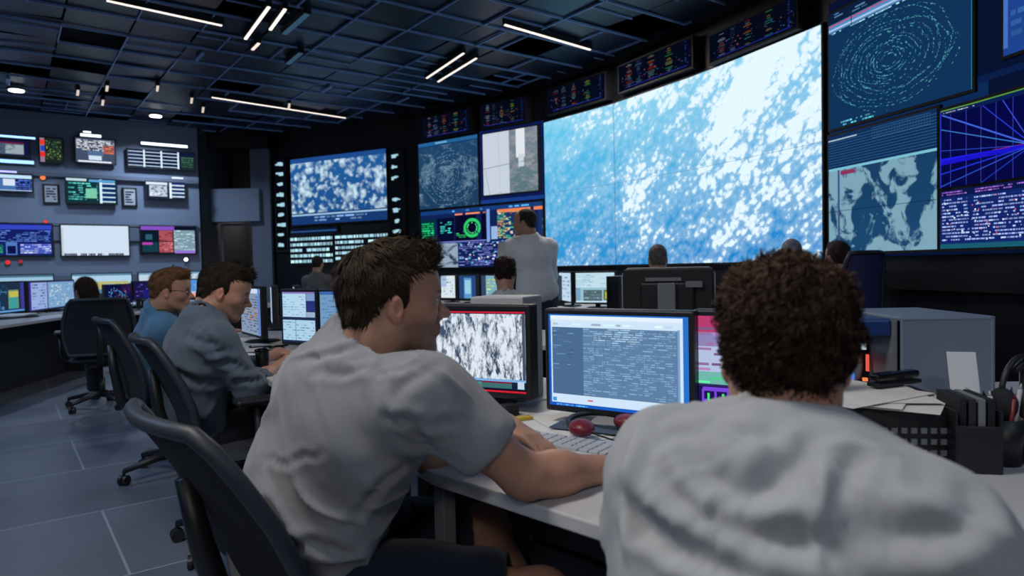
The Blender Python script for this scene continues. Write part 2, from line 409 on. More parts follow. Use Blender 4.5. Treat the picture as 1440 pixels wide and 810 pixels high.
# recess beyond the left wall: dark passage with a pale lintel, a glass partition and a pier
wallseg('wall_recess', (-5.62, 14.4), (-3.6, 14.4), 0, HC, M['walldark'])
wallseg('wall_recess_side', (-5.5, 12.2), (-5.5, 14.5), 0, HC, M['walldark'], side=1)
wallseg('wall_lintel', (-5.5, 12.6), (-4.62, 12.6), 2.12, 2.72, M['wallgrey'], th=.3)
wallseg('wall_lintel_upper', (-5.5, 13.6), (-4.6, 13.6), 2.76, HC, mat('brown_grey_panel', rgb(92, 84, 80), .7, var=.2), th=.1)
wallseg('wall_pier', (-4.80, 12.70), (-4.44, 12.68), 0, 3.6, M['wallseam'], th=.4)
wallseg('wall_soffit', (-5.5, 12.5), (-4.4, 12.5), 3.45, HC+.1, M['wallblack'], th=.3)
glass = bpy.data.materials.new('clear_glass'); glass.use_nodes = True
_p = glass.node_tree.nodes['Principled BSDF']; _p.inputs['Transmission Weight'].default_value = 1; _p.inputs['Roughness'].default_value = .03; _p.inputs['IOR'].default_value = 1.2
bm = bmesh.new(); bx(bm, (-5.12, 12.9, 1.03), (.62, .012, 2.06)); d1 = tag(bmobj('door_1', bm, glass), kind='structure')
bm = bmesh.new()
for x in (-5.44, -4.81): bx(bm, (x, 12.9, 1.04), (.035, .04, 2.08))
bx(bm, (-5.12, 12.9, 2.08), (.66, .04, .04)); bx(bm, (-5.12, 12.9, .02), (.66, .04, .04))
bmobj('door_frame', bm, M['grey'], d1)
bm = bmesh.new(); tube(bm, [(-4.88, 12.84, .9), (-4.88, 12.82, .95), (-4.88, 12.82, 1.25), (-4.88, 12.84, 1.3)], .012); bmobj('door_handle', bm, M['steel'], d1, True)
t = thing('passage_fill_light', 'added fill lamp inside the passage beyond the grey wall', 'ceiling light', (-5.0, 13.7, 2.68))  # lamp added to brighten the inside of the passage
bm = bmesh.new(); bx(bm, (0, 0, .02), (.5, .2, .04)); bmobj('housing', bm, M['grey'], t); bm = bmesh.new(); bx(bm, (0, 0, -.004), (.46, .16, .008)); bmobj('diffuser', bm, emit('passage_fill_glow', (1, .9, .8, 1), 2), t)
_l = bpy.data.lights.new('lamp', 'AREA'); _l.size = .4; _l.energy = 9; _l.color = (1, .93, .85); _o = link(bpy.data.objects.new('lamp', _l), t); _o.location = (0, 0, -.02)
# left wall relief: ledge, raised panels
def lw(px, py, off=0):                 # pixel -> (along wall, height)
    r = ray(px, py); o = V((0, 0, CAM_H)); t = ((LW0+LN*off-V((0, 0, 0))).dot(LN))/(r.dot(LN)); p = o+r*t
    return (p-LW0).dot(UX), p.z
def lwpt(s, z, off=0): p = LW0+UX*s+LN*off; return V((p.x, p.y, z))
bm = bmesh.new(); s1 = 2.87
bx(bm, lwpt(-2, 2.78, .03), (9.7, .07, .06), rz=AZ); tag(bmobj('trim_1', bm, M['wallseam']), kind='structure')
bm = bmesh.new(); bx(bm, lwpt(-2, 2.0, .02), (9.7, .04, .04), rz=AZ); tag(bmobj('trim_2', bm, M['wallseam']), kind='structure')
for i, sx in enumerate((-1.15, .05, 1.0, 1.95)):
    bm = bmesh.new(); bx(bm, lwpt(sx+.1, .62, .03), (.8, .05, 1.15), rz=AZ); bx(bm, lwpt(sx+.1, 1.85, .02), (.8, .03, .22), rz=AZ)
    tag(bmobj('trim_%d' % (i+3), bm, M['wallseam'], bevel=.006), kind='structure')
# curved video wall ------------------------------------------------
def cumlen(P):
    s = [0]
    for a, b in zip(P, P[1:]): s.append(s[-1]+math.dist(a, b))
    return s
CWS = cumlen(CW)
def cwp(s, z=0, off=0):                # point on the curved wall; off = distance into the room
    s = min(max(s, 0), CWS[-1]-1e-6)
    for i in range(len(CW)-1):
        if s <= CWS[i+1]: break
    def nrm(j):
        a = CW[max(j, 0)]; b = CW[min(j+1, len(CW)-1)]; d = V((b[0]-a[0], b[1]-a[1], 0)).normalized(); return V((d.y, -d.x, 0))
    t = (s-CWS[i])/(CWS[i+1]-CWS[i]); a, b = CW[i], CW[i+1]
    n = nrm(i); na = (nrm(i-1)+n).normalized() if i else n; nb = (nrm(i+1)+n).normalized() if i < len(CW)-2 else n
    nn = (na*(1-t)+nb*t)
    return V((a[0]+(b[0]-a[0])*t, a[1]+(b[1]-a[1])*t, z))+nn*off
def cwhit(px, py):
    r = ray(px, py)
    for i in range(len(CW)-1):
        a, b = CW[i], CW[i+1]; dx, dy = b[0]-a[0], b[1]-a[1]
        den = r.x*dy-r.y*dx
        if abs(den) < 1e-9: continue
        t = (a[0]*dy-a[1]*dx)/den; w = (a[0]*r.y-a[1]*r.x)/den
        if t > 0 and -1e-6 <= w <= 1+1e-6: return CWS[i]+w*(CWS[i+1]-CWS[i]), CAM_H+r.z*t
    return CWS[-1], 1.5
def curved_slab(name, s0, s1, z0, z1, off0, off1, mt, parent=None, n=None, kind=None, origin=V((0, 0, 0))):
    ss = sorted(set([s0, s1]+[s for s in CWS if s0 < s < s1]+[s0+(s1-s0)*k/6 for k in range(1, 6)]))
    vs, fs = [], []
    for s in ss:
        for z in (z0, z1):
            for o in (off0, off1): vs.append(cwp(s, z, o)-origin)
    for i in range(len(ss)-1):
        a = i*4; b = a+4
        fs += [(a, b, b+2, a+2), (a+1, a+3, b+3, b+1), (a, a+1, b+1, b), (a+2, b+2, b+3, a+3)]
    e = (len(ss)-1)*4; fs += [(0, 2, 3, 1), (e, e+1, e+3, e+2)]
    o = meshobj(name, vs, fs, mt, parent)
    if kind: tag(o, kind=kind)
    return o
curved_slab('wall_front', 0, CWS[-1], 0, HC+.3, -.15, 0, M['wallblack'], kind='structure')
curved_slab('trim_20', CWS[1], CWS[-1], .95, 1.1, 0, .06, M['wallblack'], kind='structure')
curved_slab('trim_21', CWS[1]-1, CWS[-1], HC-.06, HC+.02, 0, .12, M['wallblack'], kind='structure')
# ------------------------------------------------------------------ what the displays show: rectangles of light laid on the panel
def C(r, g, b): return rgb(r, g, b)
class UI:
    def __init__(s, bg=(12, 20, 40)): s.r = [(0, 0, 1, 1, C(*bg), 0)]; s.rn = random.Random(len(ALLUI)); ALLUI.append(s)
    def rect(s, a, b, c, d, col, m=1): s.r.append((a, b, c, d, C(*col) if col else (1, 1, 1, 1), m)); return s
    def line(s, x0, y0, x1, y1, w, col): s.r.append(('L', x0, y0, x1, y1, w, C(*col))); return s
    def text(s, a, b, c, d, rows, col, fill=.6, cw=.03, h=.5, jit=.25):        # rows of dashes
        rh = (d-b)/rows
        for i in range(rows):
            y = d-(i+.5)*rh; x = a
            while x < c:
                w = cw*s.rn.uniform(.3, 1.6)
                if s.rn.random() < fill:
                    k = s.rn.uniform(1-jit, 1+jit); s.rect(x, y-rh*h/2, min(x+w, c), y+rh*h/2, tuple(min(255, v*k) for v in col))
                x += w+cw*.25
        return s
    def grid(s, a, b, c, d, nx, ny, col, w=.002):
        for i in range(nx+1): x = a+(c-a)*i/nx; s.rect(x-w/2, b, x+w/2, d, col)
        for i in range(ny+1): y = b+(d-b)*i/ny; s.rect(a, y-w, c, y+w, col)
        return s
    def bars(s, a, b, c, d, n, cols, lo=.1):
        w = (c-a)/n
        for i in range(n): s.rect(a+i*w+w*.15, b, a+(i+1)*w-w*.15, b+(d-b)*s.rn.uniform(lo, 1), s.rn.choice(cols))
        return s
    def dots(s, a, b, c, d, n, cols, sz=.008, asp=1.6):
        for i in range(n):
            x = s.rn.uniform(a, c); y = s.rn.uniform(b, d); k = sz*s.rn.uniform(.4, 1.4); s.rect(x, y, min(x+k, c), min(y+k*asp, d), s.rn.choice(cols))
        return s
    def spiral(s, cx, cy, rx, ry, turns, n, cols, sz=.006, bounds=(0, 0, 1, 1), r0=.08, rings=13, tilt=0.0):
        """broken, wobbling rings of short dashes"""
        ph = [s.rn.uniform(0, 6.28) for _ in range(rings)]; ct, st = math.cos(tilt), math.sin(tilt)
        den = [[s.rn.random() for _ in range(9)] for _ in range(rings)]
        for i in range(n):
            k = min(rings-1, int(rings*s.rn.random()**.75)); a = s.rn.uniform(0, 2*PI)
            if den[k][int(a/(2*PI)*9) % 9] < .35 and s.rn.random() < .75: continue
            rr = r0+(1-r0)*(k+.5)/rings*(1+.05*math.sin(2*a+ph[k])+.04*math.sin(5*a+ph[(k+3) % rings]))+s.rn.gauss(0, .006)+.035*a/6.28
            ex, ey = rx*rr*math.cos(a), ry*rr*math.sin(a); x = cx+ex*ct-ey*st; y = cy+ex*st+ey*ct
            if not (bounds[0] < x < bounds[2] and bounds[1] < y < bounds[3]): continue
            L_ = sz*s.rn.uniform(.5, 1.5); dx, dy = -rx*math.sin(a), ry*math.cos(a); dx, dy = dx*ct-dy*st, dx*st+dy*ct; q = math.hypot(dx, dy)+1e-6
            s.line(x, y, x+dx/q*L_, y+dy/q*L_, sz*.35, s.rn.choice(cols))
        return s
    def ring(s, cx, cy, r, asp, w, col, n=40, gap=0, a0=0, a1=1):
        for i in range(n):
            if s.rn.random() < gap: continue
            t0 = 2*PI*(a0+(a1-a0)*i/n); t1 = 2*PI*(a0+(a1-a0)*(i+1)/n)
            s.line(cx+r*math.cos(t0), cy+r*asp*math.sin(t0), cx+r*math.cos(t1), cy+r*asp*math.sin(t1), w, col)
        return s
ALLUI = []
def ui_mesh(name, ui, fn, mats, parent, nseg=1):
    """fn(u, v, lift) -> point; layer order lifts each mark a fraction of a millimetre off the glass"""
    vs, fs, cs, mi, uvs = [], [], [], [], []
    N = len(ui.r)
    for k, r in enumerate(ui.r):
        lift = .0006+.0016*k/N
        if r[0] == 'L':
            _, x0, y0, x1, y1, w, col = r; asp = ui.asp; dx, dy = (x1-x0)*asp, y1-y0; q = math.hypot(dx, dy)+1e-9
            ox, oy = -dy/q*w/asp/2, dx/q*w/2
            pts = [(x0+ox, y0+oy), (x0-ox, y0-oy), (x1-ox, y1-oy), (x1+ox, y1+oy)]
            pts = [(min(max(a, 0), 1), min(max(b, 0), 1)) for a, b in pts]; segs = [pts]; m = 1
            cc = col
        else:
            a, b, c, d, cc, m = r; n = max(1, int(math.ceil(nseg*(c-a)-1e-6)))
            segs = [[(a+(c-a)*i/n, b), (a+(c-a)*(i+1)/n, b), (a+(c-a)*(i+1)/n, d), (a+(c-a)*i/n, d)] for i in range(n)]
        for pts in segs:
            i0 = len(vs)
            for (x, y) in pts: vs.append(fn(x, y, lift)); cs.append(cc); uvs.append((x, y))
            fs.append((i0, i0+1, i0+2, i0+3)); mi.append(m)
    return meshobj(name, vs, fs, mats, parent, cols=cs, mi=mi, uvs=uvs)
def mats_for(*extra): return [M['uibase'], M['ui']]+list(extra)
def flat_display(name, ui, w, h, parent, y, z0, extra=(), x0=None):
    ui.asp = w/h; x0 = -w/2 if x0 is None else x0
    return ui_mesh(name, ui, lambda u, v, l: V((x0+u*w, y-l, z0+v*h)), mats_for(*extra), parent)
def curved_display(nm, label, px0, px1, py_t0, py_b0, py_t1, py_b1, ui, extra=(), off=.05, frame=.02, group=None, z=None, cat='video wall screen'):
    s0, zt0 = cwhit(px0, py_t0); _, zb0 = cwhit(px0, py_b0); s1, zt1 = cwhit(px1, py_t1); _, zb1 = cwhit(px1, py_b1)
    zt = (zt0+zt1)/2; zb = (zb0+zb1)/2
    if z: zb, zt = z
    base = cwp((s0+s1)/2, zb, 0); t = thing(nm, label, cat, base, 0, group)
    curved_slab('housing', s0-frame, s1+frame, zb-frame, zt+frame, .002, off-.002, M['dark'], t, origin=base)
    ui.asp = (s1-s0)/(zt-zb)
    ui_mesh('display', ui, lambda u, v, l: cwp(s0+u*(s1-s0), zb+v*(zt-zb), off+l)-base, mats_for(*extra), t, nseg=10)
    return t
# ---- pictures shown
def earthmat():
    m = bpy.data.materials.new('satellite_cloud_picture'); m.use_nodes = True; nt = m.node_tree; nt.nodes.clear(); N = nt.nodes.new; L = nt.links.new
    def math_(op, a, b=None, c=None):
        n = N('ShaderNodeMath'); n.operation = op
        for i, v in enumerate((a, b, c)):
            if v is None: continue
            if isinstance(v, (int, float)): n.inputs[i].default_value = v
            else: L(v, n.inputs[i])
        return n.outputs[0]
    uv = N('ShaderNodeUVMap'); uv.uv_map = 'UVMap'
    mp = N('ShaderNodeMapping'); mp.inputs['Scale'].default_value = (4.5, 2.05, 1); mp.inputs['Rotation'].default_value = (0, 0, -.50); L(uv.outputs[0], mp.inputs['Vector'])
    st = N('ShaderNodeMapping'); st.inputs['Scale'].default_value = (.40, 1, 1); L(mp.outputs[0], st.inputs['Vector'])
    sp = N('ShaderNodeSeparateXYZ'); L(uv.outputs[0], sp.inputs[0]); U_, V_ = sp.outputs[0], sp.outputs[1]
    def noise_(src, sc, det, rough=.6, dist=0):
        n = N('ShaderNodeTexNoise'); n.inputs['Scale'].default_value = sc; n.inputs['Detail'].default_value = det; n.inputs['Roughness'].default_value = rough; n.inputs['Distortion'].default_value = dist; L(src, n.inputs['Vector']); return n.outputs['Fac']
    big = noise_(st.outputs[0], 1.9, 3, .5, .3); mid = noise_(st.outputs[0], 7, 6, .68, .4); fine = noise_(mp.outputs[0], 26, 5, .65)
    v = N('ShaderNodeTexVoronoi'); v.inputs['Scale'].default_value = 15; v.feature = 'SMOOTH_F1'; v.inputs['Smoothness'].default_value = .35; v.inputs['Randomness'].default_value = 1
    wv = N('ShaderNodeMapping'); wv.inputs['Scale'].default_value = (.8, 1, 1); L(mp.outputs[0], wv.inputs['Vector']); L(wv.outputs[0], v.inputs['Vector'])
    d = math_('MULTIPLY_ADD', big, .95, -.475); d = math_('MULTIPLY_ADD', mid, .75, d); d = math_('MULTIPLY_ADD', fine, .42, d)
    pf = math_('MULTIPLY', v.outputs['Distance'], math_('MULTIPLY_ADD', V_, -.20, .46)); d = math_('SUBTRACT', d, pf)
    d = math_('MULTIPLY_ADD', U_, .17, d); d = math_('MULTIPLY_ADD', math_('MULTIPLY', U_, V_), .14, d)
    mr = N('ShaderNodeMapRange'); mr.inputs['From Min'].default_value = .53; mr.inputs['From Max'].default_value = .67; L(d, mr.inputs['Value'])
    hz = N('ShaderNodeMapRange'); hz.inputs['From Min'].default_value = .25; hz.inputs['From Max'].default_value = .75; hz.inputs['To Max'].default_value = .45; L(d, hz.inputs['Value'])
    cl = math_('MAXIMUM', mr.outputs[0], hz.outputs[0])
    gr = N('ShaderNodeMapRange'); gr.inputs['From Min'].default_value = .05; gr.inputs['From Max'].default_value = 1.25; L(math_('MULTIPLY_ADD', U_, -.22, math_('ADD', V_, .18)), gr.inputs['Value'])
    sea = N('ShaderNodeMix'); sea.data_type = 'RGBA'; sea.inputs[6].default_value = rgb(24, 134, 204); sea.inputs[7].default_value = rgb(104, 204, 238); L(gr.outputs[0], sea.inputs[0])
    mx = N('ShaderNodeMix'); mx.data_type = 'RGBA'; L(cl, mx.inputs[0]); L(sea.outputs[2], mx.inputs[6]); mx.inputs[7].default_value = rgb(226, 246, 255)
    e = N('ShaderNodeEmission'); e.inputs[1].default_value = 1.0; L(mx.outputs[2], e.inputs[0]); o = N('ShaderNodeOutputMaterial'); L(e.outputs[0], o.inputs[0]); return m
M['earth'] = earthmat()
M['cumulus'] = cloudmat('cloud_field_picture', rgb(24, 78, 140), rgb(34, 96, 160), rgb(205, 232, 245), scale=(9, 5.5), lo=.26, hi=.5, warp=.5, puff=2.6, puffamt=.42, strength=.95, sample=True)
M['storm'] = cloudmat('storm_picture', rgb(30, 68, 104), rgb(34, 76, 116), rgb(150, 185, 208), scale=(3.2, 4), lo=.46, hi=.72, warp=1.6, puff=6, puffamt=.12, strength=.8)
M['landmap'] = cloudmat('grey_relief_picture', rgb(40, 62, 96), rgb(54, 84, 120), rgb(160, 182, 205), scale=(3, 2.3), lo=.37, hi=.42, warp=1.2, puff=4, puffamt=.1, strength=.8)
M['coast'] = cloudmat('coast_picture', rgb(30, 78, 122), rgb(26, 64, 104), rgb(136, 180, 200), scale=(2.6, 2.0), lo=.505, hi=.55, warp=1.1, puff=6, puffamt=.06, strength=.8, cloud_bias=(.08, .03))
M['foto'] = cloudmat('colour_terrain_picture', rgb(88, 120, 130), rgb(120, 136, 150), rgb(176, 168, 174), scale=(6, 12), lo=.35, hi=.65, warp=.6, puff=6, puffamt=.2, strength=.9)
M['falls'] = cloudmat('falling_water_picture', rgb(52, 66, 90), rgb(70, 88, 116), rgb(226, 236, 246), scale=(24, 6), rot=.1, lo=.34, hi=.50, warp=1.2, puff=2.4, puffamt=.12, strength=.95, sample=True)
M['thumb'] = cloudmat('small_map_picture', rgb(40, 90, 130), rgb(70, 120, 150), rgb(220, 225, 220), scale=(4, 3), lo=.42, hi=.6, warp=.8, puff=5, puffamt=.2, strength=.9)
# big centre screen
u = UI((60, 160, 215)); u.rect(0, 0, 1, 1, None, 2)
for f in (.307, .652): u.rect(f-.0008, 0, f+.0008, 1, (18, 60, 100))
u.rect(0, .505, 1, .5065, (40, 110, 150))
curved_display('video_wall_screen', 'giant bright blue satellite cloud screen in the centre of the video wall', 768, 1161, 172, 373, 38, 368, u, (M['earth'],))
# left group
u = UI((22, 56, 92)); u.rect(0, 0, 1, .93, None, 2); u.rect(0, .95, 1, 1, (36, 96, 150)); u.rect(.3, .965, .5, .985, (120, 180, 220)); u.rect(.0, .93, 1, .95, (20, 60, 104))
u.spiral(.5, .46, .46, .44, .9, 1300, [(110, 150, 180), (140, 175, 198), (80, 120, 156)], .014, rings=12)
curved_display('video_wall_screen', 'screen with a grey-blue spiral storm map at top left of the curved wall', 591, 674, 204, 290, 194, 288, u, (M['storm'],), z=(2.14, 3.2))
u = UI((196, 206, 220)); u.rect(.5, 0, 1, 1, None, 2); u.rect(.62, .55, .78, 1, (222, 228, 235)); u.rect(.66, .4, .76, .6, (200, 210, 220))
u.text(.04, .02, .48, .3, 6, (184, 192, 204), .3, .1, .05, .05); u.line(0, .43, .5, .47, .008, (90, 96, 110)); u.line(.5, .46, 1, .5, .006, (90, 96, 110)); u.line(.12, 0, .04, .4, .006, (110, 116, 130)); u.line(.2, 0, .35, .02, .005, (110, 116, 130)); u.rect(.495, 0, .503, 1, (120, 128, 145)); u.line(.3, 1, .32, .0, .004, (150, 158, 175))
curved_display('video_wall_screen', 'pale white photo screen left of the giant cloud screen', 684, 761, 192, 272, 178, 266, u, (M['foto'],), off=.09, z=(2.26, 3.17))
u = UI((12, 26, 78)); u.rect(0, 0, 1, .05, (24, 60, 130))
curved_display('video_wall_panel', 'navy lit panel around the pale white photo screen', 676, 766, 192, 272, 178, 266, u, off=.03, z=(2.14, 3.24), frame=.005)
u = UI((7, 18, 48)); u.rect(0, .40, .8, .52, (12, 40, 84)); u.rect(.0, .52, 1, .54, (10, 30, 70))
curved_display('video_wall_panel', 'deep blue lit panel behind the screens at the right of the wall', 1169, 1470, 100, 357, 0, 354, u, off=.02, z=(1.2, 3.34), frame=.005)
u = UI((16, 34, 84))
u.rect(0, .93, 1, 1, (20, 60, 120)); u.text(.02, .94, 1, .99, 1, (80, 150, 210), .5, .06)
u.rect(.0, .45, .13, .86, (8, 44, 60)); u.text(.01, .47, .12, .84, 9, (30, 200, 110), .9, .05, .6)
u.rect(.15, .45, .30, .86, (6, 12, 44)); u.text(.18, .55, .28, .8, 7, (60, 200, 190), .6, .03)
u.rect(.31, .45, .57, .88, (10, 8, 40)); u.text(.31, .88, .57, .93, 1, (220, 120, 90), .9, .1)
u.ring(.455, .66, .062, 3.6*.62, .05, (46, 205, 110), 40, .12); u.ring(.455, .66, .04, 3.6*.62, .02, (90, 235, 150), 30, .3); u.text(.32, .5, .40, .62, 4, (40, 190, 100), .6, .02)
u.rect(.575, .42, .60, .95, (120, 160, 225)); u.rect(.13, .43, .60, .45, (110, 120, 200)); u.rect(.61, .45, .68, .66, (150, 180, 225))
u.rect(.66, .44, 1, .93, (28, 48, 96)); u.text(.66, .45, 1, .9, 12, (190, 140, 90), .45, .04, .6); u.text(.66, .45, 1, .9, 14, (60, 170, 150), .5, .03, .5); u.rect(.66, .88, 1, .93, (235, 130, 80)); u.dots(.66, .45, 1, .9, 120, [(220, 210, 190), (80, 190, 120), (200, 90, 60)], .012)
u.rect(0, 0, .33, .42, None, 2); u.text(.34, .02, .62, .42, 14, (130, 140, 225), .6, .035, .4); u.text(.63, .02, 1, .42, 16, (90, 120, 230), .65, .03, .4); u.dots(.34, .02, 1, .42, 90, [(230, 235, 255), (90, 200, 240)], .012)
curved_display('video_wall_screen', 'dashboard screen with a green ring gauge and indigo data below the storm map', 594, 766, 291, 380, 286, 374, u, (M['landmap'],), z=(1.19, 2.10))
# right group
u = UI((14, 44, 84)); u.rect(0, 0, 1, .9, (16, 50, 88)); u.rect(0, .83, .97, .90, (86, 134, 190)); u.rect(0, .845, .97, .86, (170, 200, 230)); u.rect(0, .885, .97, .893, (200, 40, 70)); u.text(0, .81, .97, .83, 1, (160, 210, 230), .7, .015, .5)
u.rect(0, .91, 1, 1, (12, 30, 60)); u.text(.05, .92, .6, .99, 3, (70, 110, 150), .5, .05); u.rect(.975, 0, 1, 1, (60, 140, 160)); u.rect(.975, 0, .98, 1, (110, 190, 200))
u.spiral(.48, .42, .46, .37, 1.15, 2200, [(60, 140, 160), (90, 175, 185), (44, 110, 140), (110, 190, 195)], .009, rings=15, tilt=.0); u.text(.1, .0, .4, .05, 2, (90, 180, 200), .6, .02)
curved_display('video_wall_screen', 'screen of a teal dotted spiral right of the giant cloud screen', 1172, 1376, -10, 188, -190, 130, u, off=.05, z=(2.28, 3.24))
u = UI((16, 46, 92)); u.rect(0, .0, 1, .72, None, 2); u.rect(0, .70, 1, .72, (120, 190, 210)); u.rect(0, .72, 1, 1, (18, 44, 84))
for k in range(11): u.rect(0, .74+k*.022, 1, .745+k*.022, (40, 90, 140))
u.rect(.0, .955, .3, .965, (170, 200, 220)); u.grid(.45, .9, .95, .98, 22, 2, (50, 96, 140)); u.rect(.13, .655, .28, .69, (140, 50, 90)); u.rect(0, .352, 1, .356, (12, 30, 50)); u.rect(.1, .0, .12, .7, (60, 80, 130))
curved_display('video_wall_screen', 'screen of a pale coastline under grey-blue rulings at right of the wall', 1172, 1326, 205, 357, 158, 354, u, (M['coast'],), z=(1.24, 2.22))
u = UI((6, 8, 66)); cx, cy = 1.02, .34
for a, w, c_ in ((2.6, .012, (60, 100, 220)), (2.75, .006, (60, 130, 220)), (2.3, .008, (40, 60, 220)), (3.0, .004, (50, 80, 210)), (3.12, .02, (30, 30, 230)), (3.16, .035, (26, 20, 200)), (3.3, .01, (30, 50, 210)), (3.45, .006, (50, 90, 220)), (3.7, .008, (30, 60, 200)), (2.05, .008, (60, 80, 230))):
    x1 = cx+math.cos(a)*1.5; y1 = cy+math.sin(a)*1.5; x1 = max(x1, 0); y1 = cy+(x1-cx)*math.tan(a); 
    if y1 > 1: x1 = cx+(1-cy)/math.tan(a); y1 = 1
    if y1 < 0: x1 = cx+(0-cy)/math.tan(a); y1 = 0
    u.line(.999, cy+(.999-cx)*math.tan(a), x1, y1, w*1.6, c_)
for x in (.12, .3, .47, .64, .82): u.rect(x, 0, x+.004, .93, (70, 80, 190))
u.rect(.6, .36, 1, .37, (170, 40, 110)); u.rect(0, .93, 1, 1, (10, 30, 80)); u.rect(0, .985, 1, 1, (90, 150, 60)); u.text(.02, .95, .4, .97, 1, (200, 210, 240), .8, .02); u.rect(0, 0, .012, 1, (30, 60, 190))
curved_display('video_wall_screen', 'navy screen with blue rays fanning out at the right edge of the picture', 1331, 1460, 182, 281, 150, 272, u, z=(1.66, 2.19))
u = UI((18, 40, 108)); u.rect(0, .88, 1, 1, (12, 24, 74)); u.text(.02, .9, 1, .98, 2, (150, 100, 200), .7, .03); u.text(.02, .12, .98, .86, 13, (150, 170, 235), .72, .035, .45); u.grid(.02, .12, .98, .86, 9, 13, (14, 28, 90), .006); u.rect(0, 0, 1, .08, (24, 90, 110)); u.dots(.02, .12, .98, .86, 60, [(255, 255, 255), (220, 80, 110)], .012)
curved_display('video_wall_screen', 'indigo screen with a table of white entries below the blue ray screen', 1331, 1460, 284, 352, 278, 350, u, z=(1.24, 1.64))
u = UI((30, 66, 140)); u.rect(0, .05, .06, 1, (70, 110, 190)); u.text(.1, .1, 1, .95, 12, (50, 100, 170), .5, .1)
curved_display('video_wall_screen', 'blue screen cut by the top right corner of the picture', 1421, 1540, -60, 98, -60, 70, u, z=(2.42, 3.3))
# small data displays tilted above the wall
for k, (a, b, t0, b0, t1, b1) in enumerate([(600, 667, 163, 194, 160, 190), (683, 746, 148, 181, 140, 174), (778, 860, 124, 158, 110, 145), (880, 984, 90, 126, 62, 102), (1010, 1134, 48, 84, 4, 48)]):
    u = UI((5, 9, 24))
    for x, cl in ((.16, [(200, 210, 230), (190, 60, 50), (90, 150, 200)]), (.3, [(120, 160, 210), (60, 80, 140)]), (.48, [(200, 60, 60), (90, 190, 200), (220, 160, 60)]), (.72, [(80, 210, 90), (220, 190, 60), (60, 180, 190)]), (.93, [(50, 70, 230), (60, 110, 220)])):
        for j in range(22):
            if u.rn.random() < .6: y = .08+j*.04; w = u.rn.uniform(.02, .10 if x < .9 else .02); u.rect(x-w/2, y, x+w/2, y+.026, tuple(int(v*.45) for v in u.rn.choice(cl)))
    u.rect(.1, .06, .95, .1, (24, 34, 110)); u.dots(.05, .05, .98, .6, 50, [(40, 50, 140), (120, 60, 60), (40, 80, 120)], .014)
    names = ['leftmost', 'second from the left', 'middle one', 'second from the right', 'rightmost']
    curved_display('data_display', 'small dark display with coloured bars above the video wall, %s of five' % names[k], a, b, t0, b0, t1, b1, u, off=.12, group='small bar displays above the video wall', cat='display')
# back screen with its flanking status columns
u = UI((14, 30, 70)); u.rect(0, .17, 1, .93, None, 2); u.rect(0, .93, 1, 1, (28, 74, 140)); u.rect(0, .13, 1, .155, (150, 190, 225)); u.rect(0, 0, 1, .13, (24, 56, 112)); u.text(.25, .03, .8, .12, 2, (120, 160, 210), .7, .06)
curved_display('video_wall_screen', 'screen of white cumulus clouds on blue on the black far wall', 411, 545, 222, 318, 213, 308, u, (M['cumulus'],))
def icons(n, skip=()):
    u = UI((6, 9, 16)); 
    for i in range(n):
        if i in skip: continue
        y = 1-(i+.5)/n; h = .22/n
        for k in range(6): x = u.rn.uniform(.05, .5); u.rect(x, y+h*u.rn.uniform(-1, .6), x+u.rn.uniform(.2, .45), y+h*u.rn.uniform(.1, 1), (160, 206, 220))
    return u
curved_display('icon_display', 'narrow black panel of white icons left of the cumulus screen', 389, 403, 225, 352, 224, 352, icons(9), cat='status panel', frame=.03)
curved_display('icon_display', 'narrow black panel of white icons right of the cumulus screen', 551, 566, 214, 334, 212, 333, icons(8, (3,)), cat='status panel', frame=.03)
for a, b, t0, b0, t1, b1, n, lb in ((411, 470, 332, 372, 331, 370, 5, 'left'), (474, 548, 330, 370, 326, 362, 5, 'right')):
    u = UI((10, 16, 28)); 
    for i in range(n): u.text(.0, 1-(i+.85)/n, 1, 1-(i+.2)/n, 1, (170, 215, 232), .95, .07, .8, .2)
    curved_display('status_board', 'board of bright white text rows under the cumulus screen, %s half' % lb, a, b, t0, b0, t1, b1, u, cat='status board')
u = UI((10, 20, 50)); u.rect(0, .3, 1, .6, (40, 80, 130))
curved_display('ticker_display', 'dim thin blue ticker strip directly below the cumulus screen', 412, 476, 322, 329, 321, 327, u, cat='display')
# ------------------------------------------------------------------ screens on the left wall
def wall_screen(nm, label, px0, py0, px1, py1, ui, extra=(), th=.05, bez=.02, cat='wall screen', group=None, lift=0):
    s0, z1 = lw(px0, py0); s1, z0 = lw(px1, py1); 
    _, z1b = lw(px1, py0); _, z0b = lw(px0, py1)
    w = s1-s0; h = (z1+z1b-z0-z0b)/2; zb = (z0+z0b)/2
    t = thing(nm, label, cat, lwpt((s0+s1)/2, zb, 0), AZ, group)
    bm = bmesh.new(); bx(bm, (0, -th/2-lift, h/2), (w, th, h)); bmobj('housing', bm, M['black'], t, bevel=.004)
    if lift:
        bm = bmesh.new(); bx(bm, (0, -lift/2, h/2), (w*.4, lift, h*.5)); bmobj('wall_bracket', bm, M['dark'], t)
    flat_display('display', ui, w-2*bez, h-2*bez, t, -th-lift-.0005, bez, extra); return t
def light_bar(label, px0, py0, px1, py1, col, st=2.0, h=.035):
    s0, z0 = lw(px0, py0); s1, z1 = lw(px1, py1); t = thing('light_bar', label, 'light bar', lwpt((s0+s1)/2, (z0+z1)/2, 0), AZ, 'light bars on the left wall')
    w = s1-s0; bm = bmesh.new(); bx(bm, (0, -.03, 0), (w, .06, h)); bmobj('housing', bm, M['grey'], t)
    bm = bmesh.new(); bx(bm, (0, -.062, 0), (w-.01, .008, h*.8)); bmobj('diffuser', bm, emit('bar_glow', col, st), t); return t
